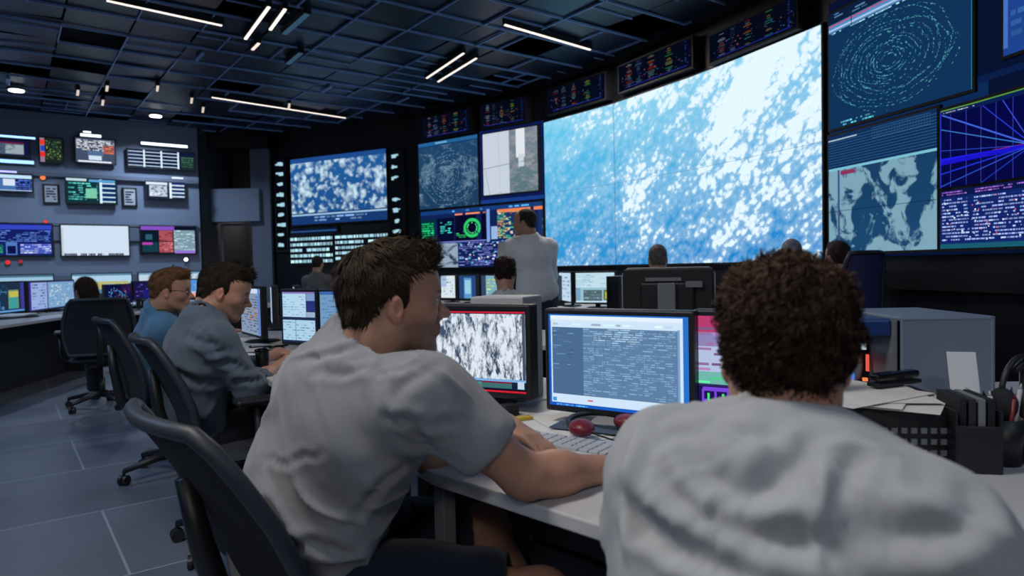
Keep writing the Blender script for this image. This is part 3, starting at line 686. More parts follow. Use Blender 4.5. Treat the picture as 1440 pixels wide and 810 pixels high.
u = UI((20, 30, 96)); u.rect(0, .82, 1, .96, (50, 70, 190)); u.text(.02, .42, .98, .8, 7, (90, 130, 220), .6, .07, .4); u.rect(.0, .05, .24, .34, (20, 90, 90)); u.text(.02, .08, .22, .32, 4, (80, 210, 160), .7, .04); u.rect(.28, .02, .45, .42, (80, 120, 190)); u.rect(.3, .05, .43, .3, (12, 20, 70)); u.rect(.5, .05, .98, .36, (70, 90, 190)); u.text(.5, .05, .98, .36, 5, (190, 200, 250), .6, .05)
wall_screen('wall_television', 'wide indigo data television on the left wall at the picture edge', -22, 313, 76, 361, u)
u = UI((205, 222, 240))
for k in range(14): u.rect(.05+k*.067, .12, .052+k*.067, .9, (186, 206, 226))
u.text(0, 0, 1, .07, 1, (40, 50, 80), .6, .02, 1); u.rect(0, .0, .03, .9, (190, 200, 215))
wall_screen('wall_television', 'blank white television in the lower row of the left wall', 83, 316, 183, 361, u)
u = UI((16, 16, 40)); u.rect(0, .86, .6, 1, (130, 80, 190)); u.rect(.02, .45, .3, .85, (10, 26, 40)); u.rect(.08, .5, .2, .7, (50, 90, 110)); u.rect(.32, .45, .57, .85, (170, 80, 90)); u.text(.32, .45, .57, .85, 6, (60, 30, 50), .6, .06); u.rect(.02, .05, .3, .42, (20, 60, 70)); u.rect(.02, .32, .2, .4, (190, 60, 180)); u.rect(.32, .03, .57, .42, (150, 70, 84)); u.text(.32, .05, .57, .42, 6, (210, 120, 120), .6, .05); u.rect(.59, .03, .98, .86, (120, 150, 165)); u.text(.59, .05, .98, .86, 14, (180, 205, 215), .7, .06, .5); u.rect(.6, 0, .98, .1, (150, 110, 210))
wall_screen('wall_television', 'television with pink and grey windows at the right end of the lower row', 195, 317, 277, 358, u)
# middle row
u = UI((20, 34, 80)); u.rect(0, .75, 1, .95, (190, 225, 250)); u.rect(.0, .05, .5, .7, (70, 110, 170)); u.rect(.15, .3, .5, .7, (210, 225, 240)); u.text(.5, .1, 1, .7, 5, (80, 110, 200), .7, .1); u.rect(0, 0, 1, .06, (160, 190, 230))
wall_screen('wall_screen', 'small blue-white screen in the middle row at the picture edge', -6, 244, 47, 271, u, lift=.04)
u = UI((18, 50, 60)); u.rect(0, .9, .4, 1, (190, 215, 225)); u.text(.04, .1, .62, .85, 8, (90, 200, 190), .65, .06, .5); u.rect(.38, .2, .6, .6, (120, 200, 170)); u.rect(.66, 0, .71, 1, (210, 235, 250))
for k in range(5): u.rect(.71, .05+k*.19, .98, .1+k*.19, (200, 232, 248)); u.rect(.71, .1+k*.19, .98, .24+k*.19, (16, 48, 100))
u.rect(.45, .88, .98, .98, (90, 160, 210))
wall_screen('wall_screen', 'teal screen with a ladder of white bars in the middle row', 90, 251, 165, 288, u, lift=.04)
u = UI((24, 40, 70)); u.rect(.0, .84, .55, 1, (220, 235, 250)); u.rect(.08, .1, .54, .8, (190, 205, 220)); u.dots(.08, .1, .54, .8, 30, [(90, 110, 140), (240, 240, 250)], .05); u.rect(.6, 0, .66, 1, (230, 240, 255))
for k in range(4): u.rect(.66, .08+k*.24, 1, .16+k*.24, (215, 235, 250)); u.rect(.66, .16+k*.24, 1, .3+k*.24, (20, 50, 100))
wall_screen('wall_screen', 'small bright screen with white map and bars at the right of the middle row', 202, 256, 260, 281, u, lift=.04)
for lb, a, b, c_, d in (('left of the teal ladder screen', 59, 259, 84, 287), ('right of the teal ladder screen', 171, 264, 193, 291)):
    u = UI((34, 46, 66)); u.text(.1, .1, .9, .9, 5, (50, 64, 88), .8, .8, .6)
    t = wall_screen('wall_frame', 'small dim square display in pale frame '+lb, a, b, c_, d, u, th=.03, bez=.03, cat='display', group='dim square displays'); 
    t.children[0].data.materials[0] = M['lightgrey']
# top row
u = UI((18, 20, 60)); u.rect(.0, .05, .85, .75, (70, 90, 110)); u.rect(.3, .1, .84, .7, (150, 165, 175)); u.rect(0, .76, .85, .85, (110, 20, 60)); u.text(0, .3, .6, .7, 5, (40, 60, 90), .6, .08)
wall_screen('wall_screen', 'small screen of a grey picture in the top row at the picture edge', -10, 196, 43, 221, u, lift=.03)
u = UI((26, 36, 34)); u.rect(0, .0, .2, 1, (140, 120, 140)); u.rect(.0, .72, .22, .92, (220, 60, 50)); u.rect(.0, .22, .22, .42, (220, 50, 50)); u.rect(.03, .45, .2, .68, (40, 70, 190)); u.text(.26, .1, .95, .9, 8, (60, 90, 60), .7, .1); u.dots(.26, .1, .95, .9, 30, [(90, 140, 80), (150, 160, 60)], .03)
wall_screen('wall_screen', 'squarish dark screen with red and blue blocks at its left edge', 53, 194, 90, 231, u, lift=.03)
u = UI((66, 78, 104)); u.text(.02, .5, .98, .95, 7, (235, 240, 250), .7, .04, .6); u.rect(.7, .4, .98, .75, (130, 80, 80)); u.text(.7, .4, .98, .75, 4, (230, 120, 80), .8, .05); u.rect(.32, .12, .65, .36, (210, 225, 240)); u.rect(.05, .02, .9, .08, (235, 245, 255)); u.rect(.3, .3, .7, .5, (80, 110, 150))
wall_screen('wall_screen', 'screen with a dense white table and orange cells in the top row', 103, 195, 163, 232, u, lift=.04)
u = UI((14, 24, 60)); u.rect(0, .1, .18, .9, (30, 40, 80)); 
for k in range(5): u.rect(.0, .06+k*.2, .76, .1+k*.2, (210, 235, 255))
for x in (.22, .48, .74): u.rect(x, 0, x+.025, 1, (225, 240, 255))
u.rect(.79, .02, 1, .8, (24, 44, 42)); u.text(.8, .1, .99, .75, 5, (60, 100, 80), .8, .04)
wall_screen('wall_screen', 'wide timetable screen of white bars at the right of the top row', 177, 212, 273, 239, u, lift=.04)
cb = (.25, .5, 1, 1); cw_ = (.75, .88, 1, 1)
light_bar('blue light bar above the picture screen at the left edge', -5, 190, 50, 197, cb, 2.6)
light_bar('long blue light bar below the picture screen', -5, 225, 48, 231, cb, 2.2, .06)
light_bar('short white light bar above the white table screen', 112, 190, 142, 193, cw_, 2.2, .05)
light_bar('tiny white light bar topmost over the white table screen', 116, 186, 128, 187, cw_, 2.0, .03)
light_bar('long white light bar above the timetable screen', 197, 201, 263, 208, cw_, 2.6, .05)
light_bar('violet light bar above the blue-white screen of the middle row', -5, 241, 24, 243, (.35, .35, 1, 1), 2)
light_bar('faint white light bar above the small bright screen', 240, 250, 257, 252, cw_, 1.2)
def status_lamp(label, px, py, col, st, r=.05):
    s, z = lw(px, py); t = thing('status_lamp', label, 'lamp', lwpt(s, z, 0), AZ, 'small signal lamps on the left wall')
    bm = bmesh.new(); cyl(bm, (0, 0, 0), (0, -.03, 0), r*1.2, n=20); bmobj('housing', bm, M['grey'], t)
    bm = bmesh.new(); bmesh.ops.create_uvsphere(bm, u_segments=16, v_segments=8, radius=r, matrix=Matrix.Translation((0, -.03, 0)) @ Matrix.Diagonal((1, .5, 1, 1))); bmobj('lens', bm, emit('lamp_glow', col, st), t, True)
status_lamp('orange signal lamp under the ledge at left', 60, 250, (1, .22, .05, 1), 1.1, .035)
status_lamp('red signal lamp low on the wall, larger of two', 11, 369, (1, .04, .04, 1), .8, .032)
status_lamp('red signal lamp low on the wall, fainter of two', 29, 368, (.7, .03, .05, 1), .6, .025)
status_lamp('tiny white signal lamp below the pink and grey television', 261, 365, (1, 1, 1, 1), 4, .03)
status_lamp('red signal lamp on top of the indigo television', 64, 312, (1, .05, .03, 1), 1.0, .025)
# ------------------------------------------------------------------ ceiling lights
def strip_light(label, a, b, z=HC-.06, w=.035, st=6, col=(1, .86, .76, 1), light=0):
    p = G(*a, z); q = G(*b, z); d = q-p; L = d.length; t = thing('ceiling_light', label, 'ceiling light', (p+q)/2, math.atan2(d.y, d.x), 'slim linear ceiling lights')
    bm = bmesh.new(); bx(bm, (0, 0, .035), (L+.03, w+.02, .06)); bmobj('housing', bm, M['dark'], t)
    bm = bmesh.new(); bx(bm, (0, 0, 0), (L, w, .012)); bmobj('diffuser', bm, emit('strip_glow', col, st), t)
    if light:
        l = bpy.data.lights.new('lamp', 'AREA'); l.shape = 'RECTANGLE'; l.size = L; l.size_y = w*2; l.energy = light; l.color = col[:3]
        o = link(bpy.data.objects.new('lamp', l), t); o.location = (0, 0, -.02)
    return t
strip_light('long linear ceiling light at the upper left', (150, 1), (312, 36), w=.02, st=1.5)
strip_light('long linear ceiling light crossing above the far wall', (298, 137), (486, 166), w=.02, st=1.5)
strip_light('left one of the short pair of linear lights top centre-left', (345, 55), (378, 10), w=.028, st=1.6)
strip_light('right one of the short pair of linear lights top centre-left', (380, 42), (401, 13), w=.028, st=1.6)
strip_light('linear ceiling light at upper centre-right', (710, 35), (830, 70), w=.024, st=1.6, light=70)
strip_light('upper one of the paired slanting linear lights near the centre', (600, 110), (652, 75), w=.022, st=1.4)
strip_light('lower one of the paired slanting linear lights near the centre', (616, 115), (670, 82), w=.022, st=1.4)
strip_light('stubby linear ceiling light just under the upper left pair', (355, 70), (364, 61), w=.03, st=1)
for lb, a, b in (('blue-grey dim strip right of the upper left pair', (400, 48), (432, 20)), ('blue-grey dim strip near the ceiling centre', (405, 90), (423, 75))):
    strip_light(lb, a, b, w=.05, st=.12, col=(.25, .6, 1, 1))
for i, (px, py) in enumerate([(109, 131), (150, 125), (221, 125), (144, 145), (285, 155), (269, 142), (406, 150)]):
    strip_light('tiny stub light in the left ceiling, %s' % ['left of the pair near the wall', 'above that wall pair', 'beside the long beam', 'lowest over the wall', 'farthest toward the corner', 'just before the corner one', 'at the long light near the centre'][i], (px, py+3), (px+1, py-4), w=.03, st=.7)
def downlight(lb, px, py, power=0):
    p = G(px, py, HC-.04); t = thing('downlight', lb, 'ceiling light', p)
    bm = bmesh.new(); cyl(bm, (0, 0, 0), (0, 0,   .08), .11, n=32); bmobj('trim_ring', bm, M['grey'], t)
    bm = bmesh.new(); cyl(bm, (0, 0, -.012), (0, 0, .001), .085, n=32); bmobj('lens', bm, emit('downlight_glow', (1, .97, .92, 1), 8), t)
    l = bpy.data.lights.new('lamp', 'AREA'); l.shape = 'DISK'; l.size = .22; l.energy = power; l.color = (.62, .78, 1); l.spread = 2.4
    o = link(bpy.data.objects.new('lamp', l), t); o.location = (0, 0, -.03)
downlight('round downlight left over the left wall', 23, 127, 34)
downlight('round downlight nearer the corner over the left wall', 219, 163, 34)
# room lights over and behind the camera; the cool panels are added blue fill
def panel_light(lb, x, y, w, h, e, col, rz=AZ, z=HC-.08):
    t = thing('ceiling_panel_light', lb, 'ceiling light', (x, y, z), rz, 'square panel lights behind the viewer')
    bm = bmesh.new(); bx(bm, (0, 0, .03), (w+.06, h+.06, .05)); bmobj('frame', bm, M['grey'], t)
    bm = bmesh.new(); bx(bm, (0, 0, 0), (w, h, .01)); bmobj('diffuser', bm, emit('panel_glow', (*col, 1), 3), t)
    l = bpy.data.lights.new('lamp', 'AREA'); l.shape = 'RECTANGLE'; l.size = w; l.size_y = h; l.energy = e; l.color = col
    o = link(bpy.data.objects.new('lamp', l), t); o.location = (0, 0, -.01)
panel_light('ceiling panel light above the tiled aisle left of the camera', -1.3, .9, 1.2, .6, 56, LIGHT['near'])
panel_light('ceiling panel light behind the camera', -.3, -3.3, 1.2, .6, 60, LIGHT['near'])
panel_light('added cool fill panel over the left part of the room behind the camera', -4.9, 3.0, 1.2, .6, 62, LIGHT['cool'])
panel_light('added cool fill panel over the right part of the room behind the camera', 2.2, -.8, 1.2, .6, 14, LIGHT['cool'])
panel_light('added cool fill panel far back over the aisle', -4.2, -1.8, 1.2, .6, 24, LIGHT['cool'])
# ------------------------------------------------------------------ desks
DZ = .73
def desk(label, poly, panels, mat_top=None, z=DZ, modesty=True):
    c = V((sum(p[0] for p in poly)/len(poly), sum(p[1] for p in poly)/len(poly), 0)); t = thing('control_desk', label, 'desk', c)
    L = [(x-c.x, y-c.y) for x, y in poly]
    bm = bmesh.new(); prism(bm, L, z-.03, z); bmobj('worktop', bm, mat_top or M['desk'], t, bevel=.004)
    for (a, b) in panels:
        a = V((a[0]-c.x, a[1]-c.y, 0)); b = V((b[0]-c.x, b[1]-c.y, 0)); d = b-a; m = (a+b)/2; m.z = (z-.03)/2
        bm = bmesh.new(); bx(bm, m, (d.length, .03, z-.03), rz=math.atan2(d.y, d.x)); bmobj('support_panel', bm, M['cab'], t)
    return t
def poly_off(a, b, w):                 # quad desk: front edge a->b, w metres deep to the left of a->b
    a = V((*a, 0)); b = V((*b, 0)); d = (b-a).normalized(); n = V((d.y, -d.x, 0))*w; return [tuple(a.xy), tuple(b.xy), tuple((b+n).xy), tuple((a+n).xy)]
deskA = desk('white curved desk shared by the two nearest men', [(2.05, .88), (1.0, .93), (.5, .98), (.172, 1.14), (-.19, 1.5), (-.45, 1.93), (.32, 2.41), (.75, 2.42), (2.05, 2.45)],
             [((.05, 2.05), (.25, 2.32)), ((.45, 1.25), (1.0, 2.3)), ((.45, 1.80), (1.9, 1.80)), ((1.9, 1.0), (1.9, 2.35))])
c = deskA.location
for q in ((-.165, 1.555), (1.95, 1.0), (-.28, 1.95)): bm = bmesh.new(); bx(bm, (q[0]-c.x, q[1]-c.y, .35), (.036, .036, .70), rz=PI/4); bmobj('leg', bm, M['grey'], deskA, bevel=.003)
# pale cabinet end and drawers below the worktop
def cabinet(label, p, q, depth, h=.66, side='grey'):
    p = V((*p, 0)); q = V((*q, 0)); d = q-p; L = d.length; t = thing('drawer_cabinet', label, 'cabinet', (p+q)/2, math.atan2(d.y, d.x))
    bm = bmesh.new(); bx(bm, (0, depth/2, h/2+.02), (L, depth, h-.04)); bmobj('body', bm, M['cab'], t, bevel=.004)
    for i in range(3):
        z = .06+i*(h-.06)/3; f = None
        bm = bmesh.new(); bx(bm, (0, -.01, z+(h-.08)/6), (L-.02, .02, (h-.1)/3)); f = bmobj('drawer', bm, M['cab'], t, bevel=.003)
        bm = bmesh.new(); tube(bm, [(-.06, -.02, z+.13), (-.055, -.035, z+.13), (.055, -.035, z+.13), (.06, -.02, z+.13)], .004); bmobj('handle', bm, M['steel'], f, True)
    return t
cabinet('dark drawer cabinet under the near end of the white desk', (.04, 1.82), (.34, 1.52), .40)
B0 = (-.47, 1.95); B1 = (-2.45, 5.15)
deskB = desk('white desk row continuing to the men in grey and blue shirts', [B1, B0] + [(.32, 2.43), (-1.65, 5.65)], [((-.30, 2.18), (.2, 2.5)), ((-2.3, 5.1), (-1.75, 5.45)), ((.2, 2.46), (-1.72, 5.5))])
deskC = desk('second row desk behind the two nearest monitors', [(-.35, 4.05), (1.7, 3.35), (2.2, 4.0), (.1, 4.85)], [((-.3, 4.12), (.1, 4.75)), ((1.65, 3.45), (2.1, 4.0)), ((.15, 4.75), (2.0, 3.95))])
deskD = desk('far desk row running along the foot of the video wall', [(-1.9, 8.95), (-.35, 7.9), (.45, 7.05), (1.35, 5.6), (1.75, 4.7), (2.5, 4.9), (2.1, 5.9), (1.2, 7.5), (.2, 8.75), (-1.4, 9.75)], [((-1.5, 9.5), (.1, 8.6)), ((.1, 8.6), (2.0, 5.7))])
deskL = desk('long white desk at the left edge in front of the left wall', [(-4.55, 5.0), (-5.15, 8.6), (-6.6, 8.4), (-6.6, 5.0)], [((-4.95, 5.1), (-5.5, 8.4)), ((-5.15, 8.45), (-6.5, 8.3))])
deskM = desk('desk row beyond the woman with long brown hair', [(-4.5, 8.1), (-3.0, 9.3), (-3.5, 10.0), (-5.1, 8.8)], [((-3.2, 9.5), (-4.9, 8.5))])
deskN = desk('desk along the foot of the grey left wall', [(-7.6, 9.2), (-4.3, 11.6), (-4.8, 12.2), (-8.1, 9.8)], [((-7.8, 9.5), (-4.6, 11.9))])
# ------------------------------------------------------------------ monitors
def monitor(label, p, q, z0, h, ui, extra=(), body='black', bez=.014, th=.045, zdesk=DZ, group=None, back=False, tilt=0, cat='monitor', stand=True):
    p = V((p[0], p[1], 0)); q = V((q[0], q[1], 0)); d = q-p; w = d.length; c = (p+q)/2; c.z = zdesk
    t = thing('monitor', label, cat, c, math.atan2(d.y, d.x), group); zb = z0-zdesk
    bm = bmesh.new(); bx(bm, (0, th/2, zb+h/2), (w, th, h)); bmobj('housing', bm, M[body], t, bevel=.006)
    bm = bmesh.new(); bx(bm, (0, th+.015, zb+h/2), (w*.6, .03, h*.55)); bmobj('rear_cover', bm, M['black'], t, bevel=.012)
    flat_display('display', ui, w-2*bez, h-2*bez-.006, t, -.0005, zb+bez+.004, extra)
    if stand:
        bm = bmesh.new(); bx(bm, (0, th+.045, (zb+h*.5)/2+.01), (.05, .03, zb+h*.5)); bmobj('stand_neck', bm, M['black'], t, bevel=.005)
        bm = bmesh.new(); lathe(bm, [(.11, 0), (.11, .008), (.10, .014), (.03, .018)], (0, th+.03, 0)); bmobj('stand_base', bm, M['black'], t)
    return t
# big blue table monitor
u = UI((64, 104, 150)); u.rect(0, 0, 1, 1, (40, 112, 200)); u.rect(.02, .02, .965, .985, (205, 226, 246)); u.rect(.0, .0, 1, .035, (24, 90, 190)); u.rect(.0, 0, .012, 1, (30, 80, 180))
u.rect(.03, .13, .93, .86, (94, 128, 164)); u.rect(.03, .13, .27, .86, (74, 106, 142)); u.rect(.93, .0, .945, .87, (120, 160, 200))
for k in range(32): u.rect(.03, .14+k*.0225, .93, .142+k*.0225, (78, 112, 150))
u.text(.27, .14, .92, .855, 32, (124, 160, 195), .62, .045, .55, .10); u.text(.35, .70, .7, .86, 7, (156, 188, 214), .6, .05, .55, .1); u.text(.03, .4, .2, .85, 20, (88, 122, 158), .4, .05)
for x in (.36, .42, .56, .70, .80, .86): u.rect(x, .14, x+.002, .86, (78, 110, 148))
u.rect(.02, .93, .965, .985, (225, 238, 250)); u.text(.04, .875, .9, .915, 1, (180, 205, 230), .7, .06); u.rect(.02, .935, .965, .94, (190, 212, 236)); u.rect(.3, .075, .34, .09, (210, 90, 110)); u.rect(.03, .05, .06, .09, (60, 150, 220)); u.text(.06, .0, .3, .03, 1, (90, 160, 230), .8, .02)
monA = monitor('black framed monitor with a blue data table in front of the two men', (.09, 1.945), (.452, 1.70), .768, .292, u)
# falling water picture
u = UI((14, 18, 30)); u.rect(0, .16, 1, .955, None, 2); u.rect(0, .965, 1, .985, (200, 36, 56)); u.rect(0, .955, 1, .965, (20, 20, 40)); u.rect(0, .04, 1, .16, (22, 34, 60)); u.rect(0, .13, 1, .16, (120, 170, 220)); u.rect(.15, .06, .47, .14, (150, 205, 220)); u.rect(.47, .045, .62, .12, (70, 140, 130)); u.rect(.62, .05, .88, .11, (60, 110, 110)); u.rect(.62, .11, .88, .13, (120, 30, 60)); u.rect(.93, .05, .985, .14, (190, 210, 230)); u.rect(0, .0, 1, .022, (210, 30, 50)); u.rect(.975, .16, 1, .955, (70, 80, 100))
monB = monitor('thick framed monitor with a picture of falling water by the nearest man', (-.34, 2.25), (.052, 2.06), .772, .292, u, (M['falls'],), th=.06, bez=.016)
u = UI((50, 40, 90)); u.rect(0, .84, 1, 1, (180, 60, 110)); u.rect(0, .7, 1, .84, (140, 130, 180)); u.rect(0, .45, 1, .7, (176, 190, 220)); u.text(0, .45, 1, .95, 10, (150, 110, 160), .5, .1); u.rect(0, .33, 1, .45, (110, 180, 170)); u.text(0, .33, 1, .44, 3, (80, 220, 140), .6, .1); u.rect(0, 0, 1, .31, (30, 20, 80)); u.grid(.04, .04, .6, .28, 5, 2, (120, 70, 220), .02); u.text(.05, .05, .6, .27, 3, (60, 200, 110), .6, .06)
for k in range(4): u.rect(.08+k*.13, .1, .10+k*.13, .24, (70, 230, 120))
monC = monitor('monitor with magenta and green windows behind the curly haired man', (.458, 1.735), (.72, 1.575), .772, .29, u)
# monitors of the man in the grey shirt
u = UI((30, 44, 80)); u.rect(.02, .50, .72, .96, (175, 210, 232)); u.rect(.72, .62, .98, .8, (40, 50, 120)); u.rect(.73, .82, .98, .96, (120, 150, 200)); u.rect(.73, .5, .98, .6, (150, 175, 200)); u.text(.03, .52, .7, .92, 8, (120, 155, 185), .5, .08, .3); u.rect(.02, .04, .98, .44, (170, 205, 228)); u.text(.03, .06, .95, .42, 7, (112, 150, 184), .5, .08, .35); u.rect(.4, .04, .42, .44, (100, 140, 180)); u.rect(.02, .965, .98, .99, (150, 120, 190))
monitor('portrait monitor with a pale blue form beside the man in grey', (-1.285, 3.78), (-1.035, 3.62), .775, .31, u)
u = UI((110, 150, 190)); u.text(.05, .05, .95, .9, 16, (85, 122, 160), .6, .1, .4); u.rect(0, .94, 1, 1, (60, 100, 170))
monitor('blue-grey table monitor half hidden by the nearest man\'s head', (-1.03, 3.615), (-.74, 3.49), .775, .31, u)
u = UI((130, 150, 175)); u.rect(0, .9, 1, 1, (200, 215, 235)); u.text(.05, .05, .95, .85, 14, (80, 90, 120), .5, .08); u.text(.1, .3, .9, .6, 5, (170, 120, 90), .4, .06); u.rect(.9, 0, 1, 1, (90, 130, 200))
monitor('steeply angled monitor between the man in grey and the portrait monitor', (-1.80, 4.52), (-1.52, 4.12), .772, .32, u, th=.04)
u = UI((180, 200, 225)); u.text(.1, .1, .9, .9, 10, (120, 150, 190), .6, .1)
monitor('slim bright edged monitor standing behind the angled one', (-1.93, 5.45), (-1.78, 5.05), .775, .3, u)
u = UI((170, 195, 220)); monitor('narrow monitor seen almost edge on at the far end of the desk row', (-1.72, 5.36), (-1.60, 5.02), .775, .3, u)
# seen from behind, second row
def rear_monitor(label, p, q, z0, h):
    u = UI((120, 150, 190)); t = monitor(label, q, p, z0, h, u, th=.05); return t
p1 = W(1003, 400, 3.9); p0 = W(878, 400, 4.05)
t = rear_monitor('large black monitor seen from behind in the second row', (p0.x, p0.y), (p1.x, p1.y), .80, .35)
bm = bmesh.new(); bx(bm, (0, .105, .24), (.10, .03, .20)); bmobj('rear_mount', bm, M['grey'], t, bevel=.006)
bm = bmesh.new(); bx(bm, (-.15, .086, .33), (.09, .006, .035)); bx(bm, (.02, .086, .36), (.2, .004, .02)); bmobj('rear_vent', bm, M['grey'], t)
bm = bmesh.new(); tube(bm, [(.05, .11, .2), (.1, .13, .1), (.08, .14, .02), (.16, .12, .004)], .004); bmobj('power_cable', bm, M['dark'], t, True)
bm = bmesh.new(); tube(bm, [(-.262, .02, .08), (-.262, .02, .39), (-.23, .02, .425), (.23, .02, .425), (.262, .02, .39), (.262, .02, .08)], .004, 6); bmobj('silver_rim', bm, M['lightgrey'], t, True)
# monitors along the foot of the video wall
def far_mon(label, pxa, pya, da, pxb, db, h, ui, extra=(), **k):
    a = W(pxa, pya, da); b = W(pxb, pya, db); return monitor(label, (a.x, a.y), (b.x, b.y), .775, h, ui, extra, **k)
u = UI((150, 190, 205)); u.rect(0, .5, 1, 1, (190, 220, 232)); u.text(0, .55, .98, .95, 7, (120, 170, 190), .7, .15, .3); u.rect(.2, .05, .68, .42, (80, 100, 110)); u.rect(.72, .08, .95, .42, (90, 100, 50)); u.rect(.76, .12, .92, .36, (190, 190, 70)); u.text(.22, .1, .66, .4, 3, (130, 160, 170), .6, .1); u.rect(0, .0, 1, .05, (200, 220, 240)); u.rect(0, .05, .12, .5, (120, 160, 190))
far_mon('monitor with a pale window and small green chart on the far desk', 808, 400, 7.15, 866, 6.95, .34, u)
u = UI((190, 215, 235)); u.text(.1, .1, .9, .9, 6, (140, 170, 200), .6, .1)
far_mon('bright narrow monitor right of the standing man', 786, 400, 7.8, 803, 7.25, .34, u)
u = UI((215, 225, 232)); u.rect(0, .5, .4, 1, (160, 190, 220)); u.text(.1, .1, .9, .9, 6, (170, 190, 205), .5, .12)
far_mon('whitish monitor at the left end of the far desk', 619, 400, 8.95, 641, 8.8, .32, u)
u = UI((40, 70, 120)); u.rect(.3, .0, .75, .9, (90, 150, 200)); u.rect(.35, .2, .7, .8, (150, 200, 225))
far_mon('dark blue monitor second from the left on the far desk', 645, 400, 8.75, 670, 8.45, .32, u)
u = UI((120, 170, 190)); u.text(0, .1, 1, .9, 6, (180, 200, 120), .5, .2); u.rect(0, .0, .3, 1, (50, 70, 100))
far_mon('greenish monitor left of the seated dark haired person', 676, 400, 8.2, 700, 8.0, .32, u)
# left desk monitors (screens seen), facing the aisle
def LM(label, pxa, pxb, pya, pyb, yb, ui, extra=(), h=.36, z0=.775, zd=DZ, xa=None):
    a = G(pxa, pya, z0); b = G(pxb, pyb, z0); return monitor(label, (a.x, a.y), (b.x, b.y), z0, h, ui, extra, zdesk=zd)
u = UI((30, 46, 70)); u.rect(.0, .05, .55, .95, (26, 50, 76)); u.bars(.1, .1, .5, .5, 5, [(80, 130, 170), (50, 100, 150)]); u.rect(.58, .1, .8, .75, (110, 140, 110)); u.rect(.6, .5, .8, .7, (190, 180, 80)); u.rect(.6, .1, .78, .5, (60, 150, 150)); u.rect(0, 0, 1, .06, (90, 150, 210)); u.rect(.85, .05, 1, 1, (60, 60, 150)); u.text(0, .6, .55, .9, 5, (70, 110, 150), .5, .06)
LM('dark dashboard monitor at the left picture edge on the white desk', -30, 40, 446, 438, 0, u)
u = UI((60, 70, 130)); u.rect(.04, .03, .36, .97, (150, 170, 215)); u.text(.06, .05, .34, .94, 9, (90, 120, 180), .6, .06); u.rect(.38, .03, .98, .97, (120, 160, 200)); u.dots(.4, .1, .96, .9, 120, [(170, 200, 220), (90, 130, 170), (200, 215, 220)], .03, 1); u.rect(0, 0, .03, 1, (60, 40, 140))
LM('wide light blue monitor left of the woman with brown hair', 41, 106, 440, 431, 0, u)
# monitors on desk M
u = UI((14, 16, 60)); u.ring(.42, .5, .22, 1.0, .04, (60, 150, 230), 30, .2, 0, 1); u.ring(.45, .4, .3, .8, .03, (90, 220, 120), 30, .3, .5, 1); u.rect(.6, .6, 1, 1, (40, 20, 70)); u.rect(0, .05, .2, .3, (30, 40, 140)); u.dots(.1, .1, .9, .9, 60, [(200, 80, 120), (80, 200, 230)], .02); u.rect(0, 0, 1, .05, (170, 190, 240))
def DM(label, pxa, pxb, d0, d1, z0, h, u, zd=DZ):
    a = W(pxa, 400, d0); b = W(pxb, 400, d1); return monitor(label, (a.x, a.y), (b.x, b.y), z0, h, u, zdesk=zd)
DM('navy monitor with glowing blue and green curves behind the woman', 146, 186, 8.15, 8.5, .80, .27, u)
u = UI((24, 24, 70)); u.text(.1, .1, .9, .9, 6, (80, 60, 160), .5, .1); u.rect(.5, .05, 1, .5, (30, 30, 110))
DM('dark violet monitor right of the navy curve monitor', 187, 214, 8.5, 8.75, .86, .24, u)
u = UI((130, 175, 225)); u.rect(0, .0, 1, .15, (200, 220, 245)); u.text(.1, .2, .9, .9, 6, (100, 145, 200), .5, .1)
DM('light blue monitor behind the head of the man in blue', 215, 262, 8.8, 9.05, .84, .26, u)
u = UI((80, 140, 210)); u.rect(0, .0, 1, .25, (235, 160, 140)); u.rect(0, .25, 1, .35, (170, 190, 225)); u.text(.1, .4, .9, .9, 6, (120, 170, 225), .5, .1)
DM('blue monitor with a salmon band between the two men\'s heads', 264, 300, 9.1, 9.3, .84, .27, u)
# row under the left wall
def NM(label, pxa, pxb, u, d, z0=.88, h=.34):
    a = lw(pxa, 392); b = lw(pxb, 392); off = .6; p = lwpt(a[0]*.93, 0, off); q = lwpt(b[0]*.93, 0, off)
    a = W(pxa, 392, d); k = (LN.dot(a)-LN.dot(LW0))
    def hit(px):
        r = ray(px, 392); t = (LN.dot(LW0)+off)/LN.dot(r); return r*t
    p, q = hit(pxa), hit(pxb); return monitor(label, (p.x, p.y), (q.x, q.y), z0, h, u)
def strip_ui(c1, c2, c3):
    u = UI(c1); u.rect(0, .5, 1, .9, c2); u.rect(.3, .2, .95, .6, c3); u.text(.05, .1, .95, .5, 4, c2, .5, .08); return u
NM('monitor with yellow patches at the left end under the wall screens', -14, 76, strip_ui((70, 110, 130), (150, 190, 215), (160, 160, 90)), 9)
NM('monitor with a yellow chart below the blank white television', 100, 186, strip_ui((90, 130, 160), (170, 205, 230), (180, 180, 110)), 9)
NM('pale monitor under the pink and grey television', 194, 240, strip_ui((110, 150, 180), (185, 210, 225), (120, 170, 200)), 9)
NM('pale blue monitor right of it along the wall desk', 262, 287, strip_ui((120, 160, 200), (190, 215, 230), (140, 180, 215)), 9)
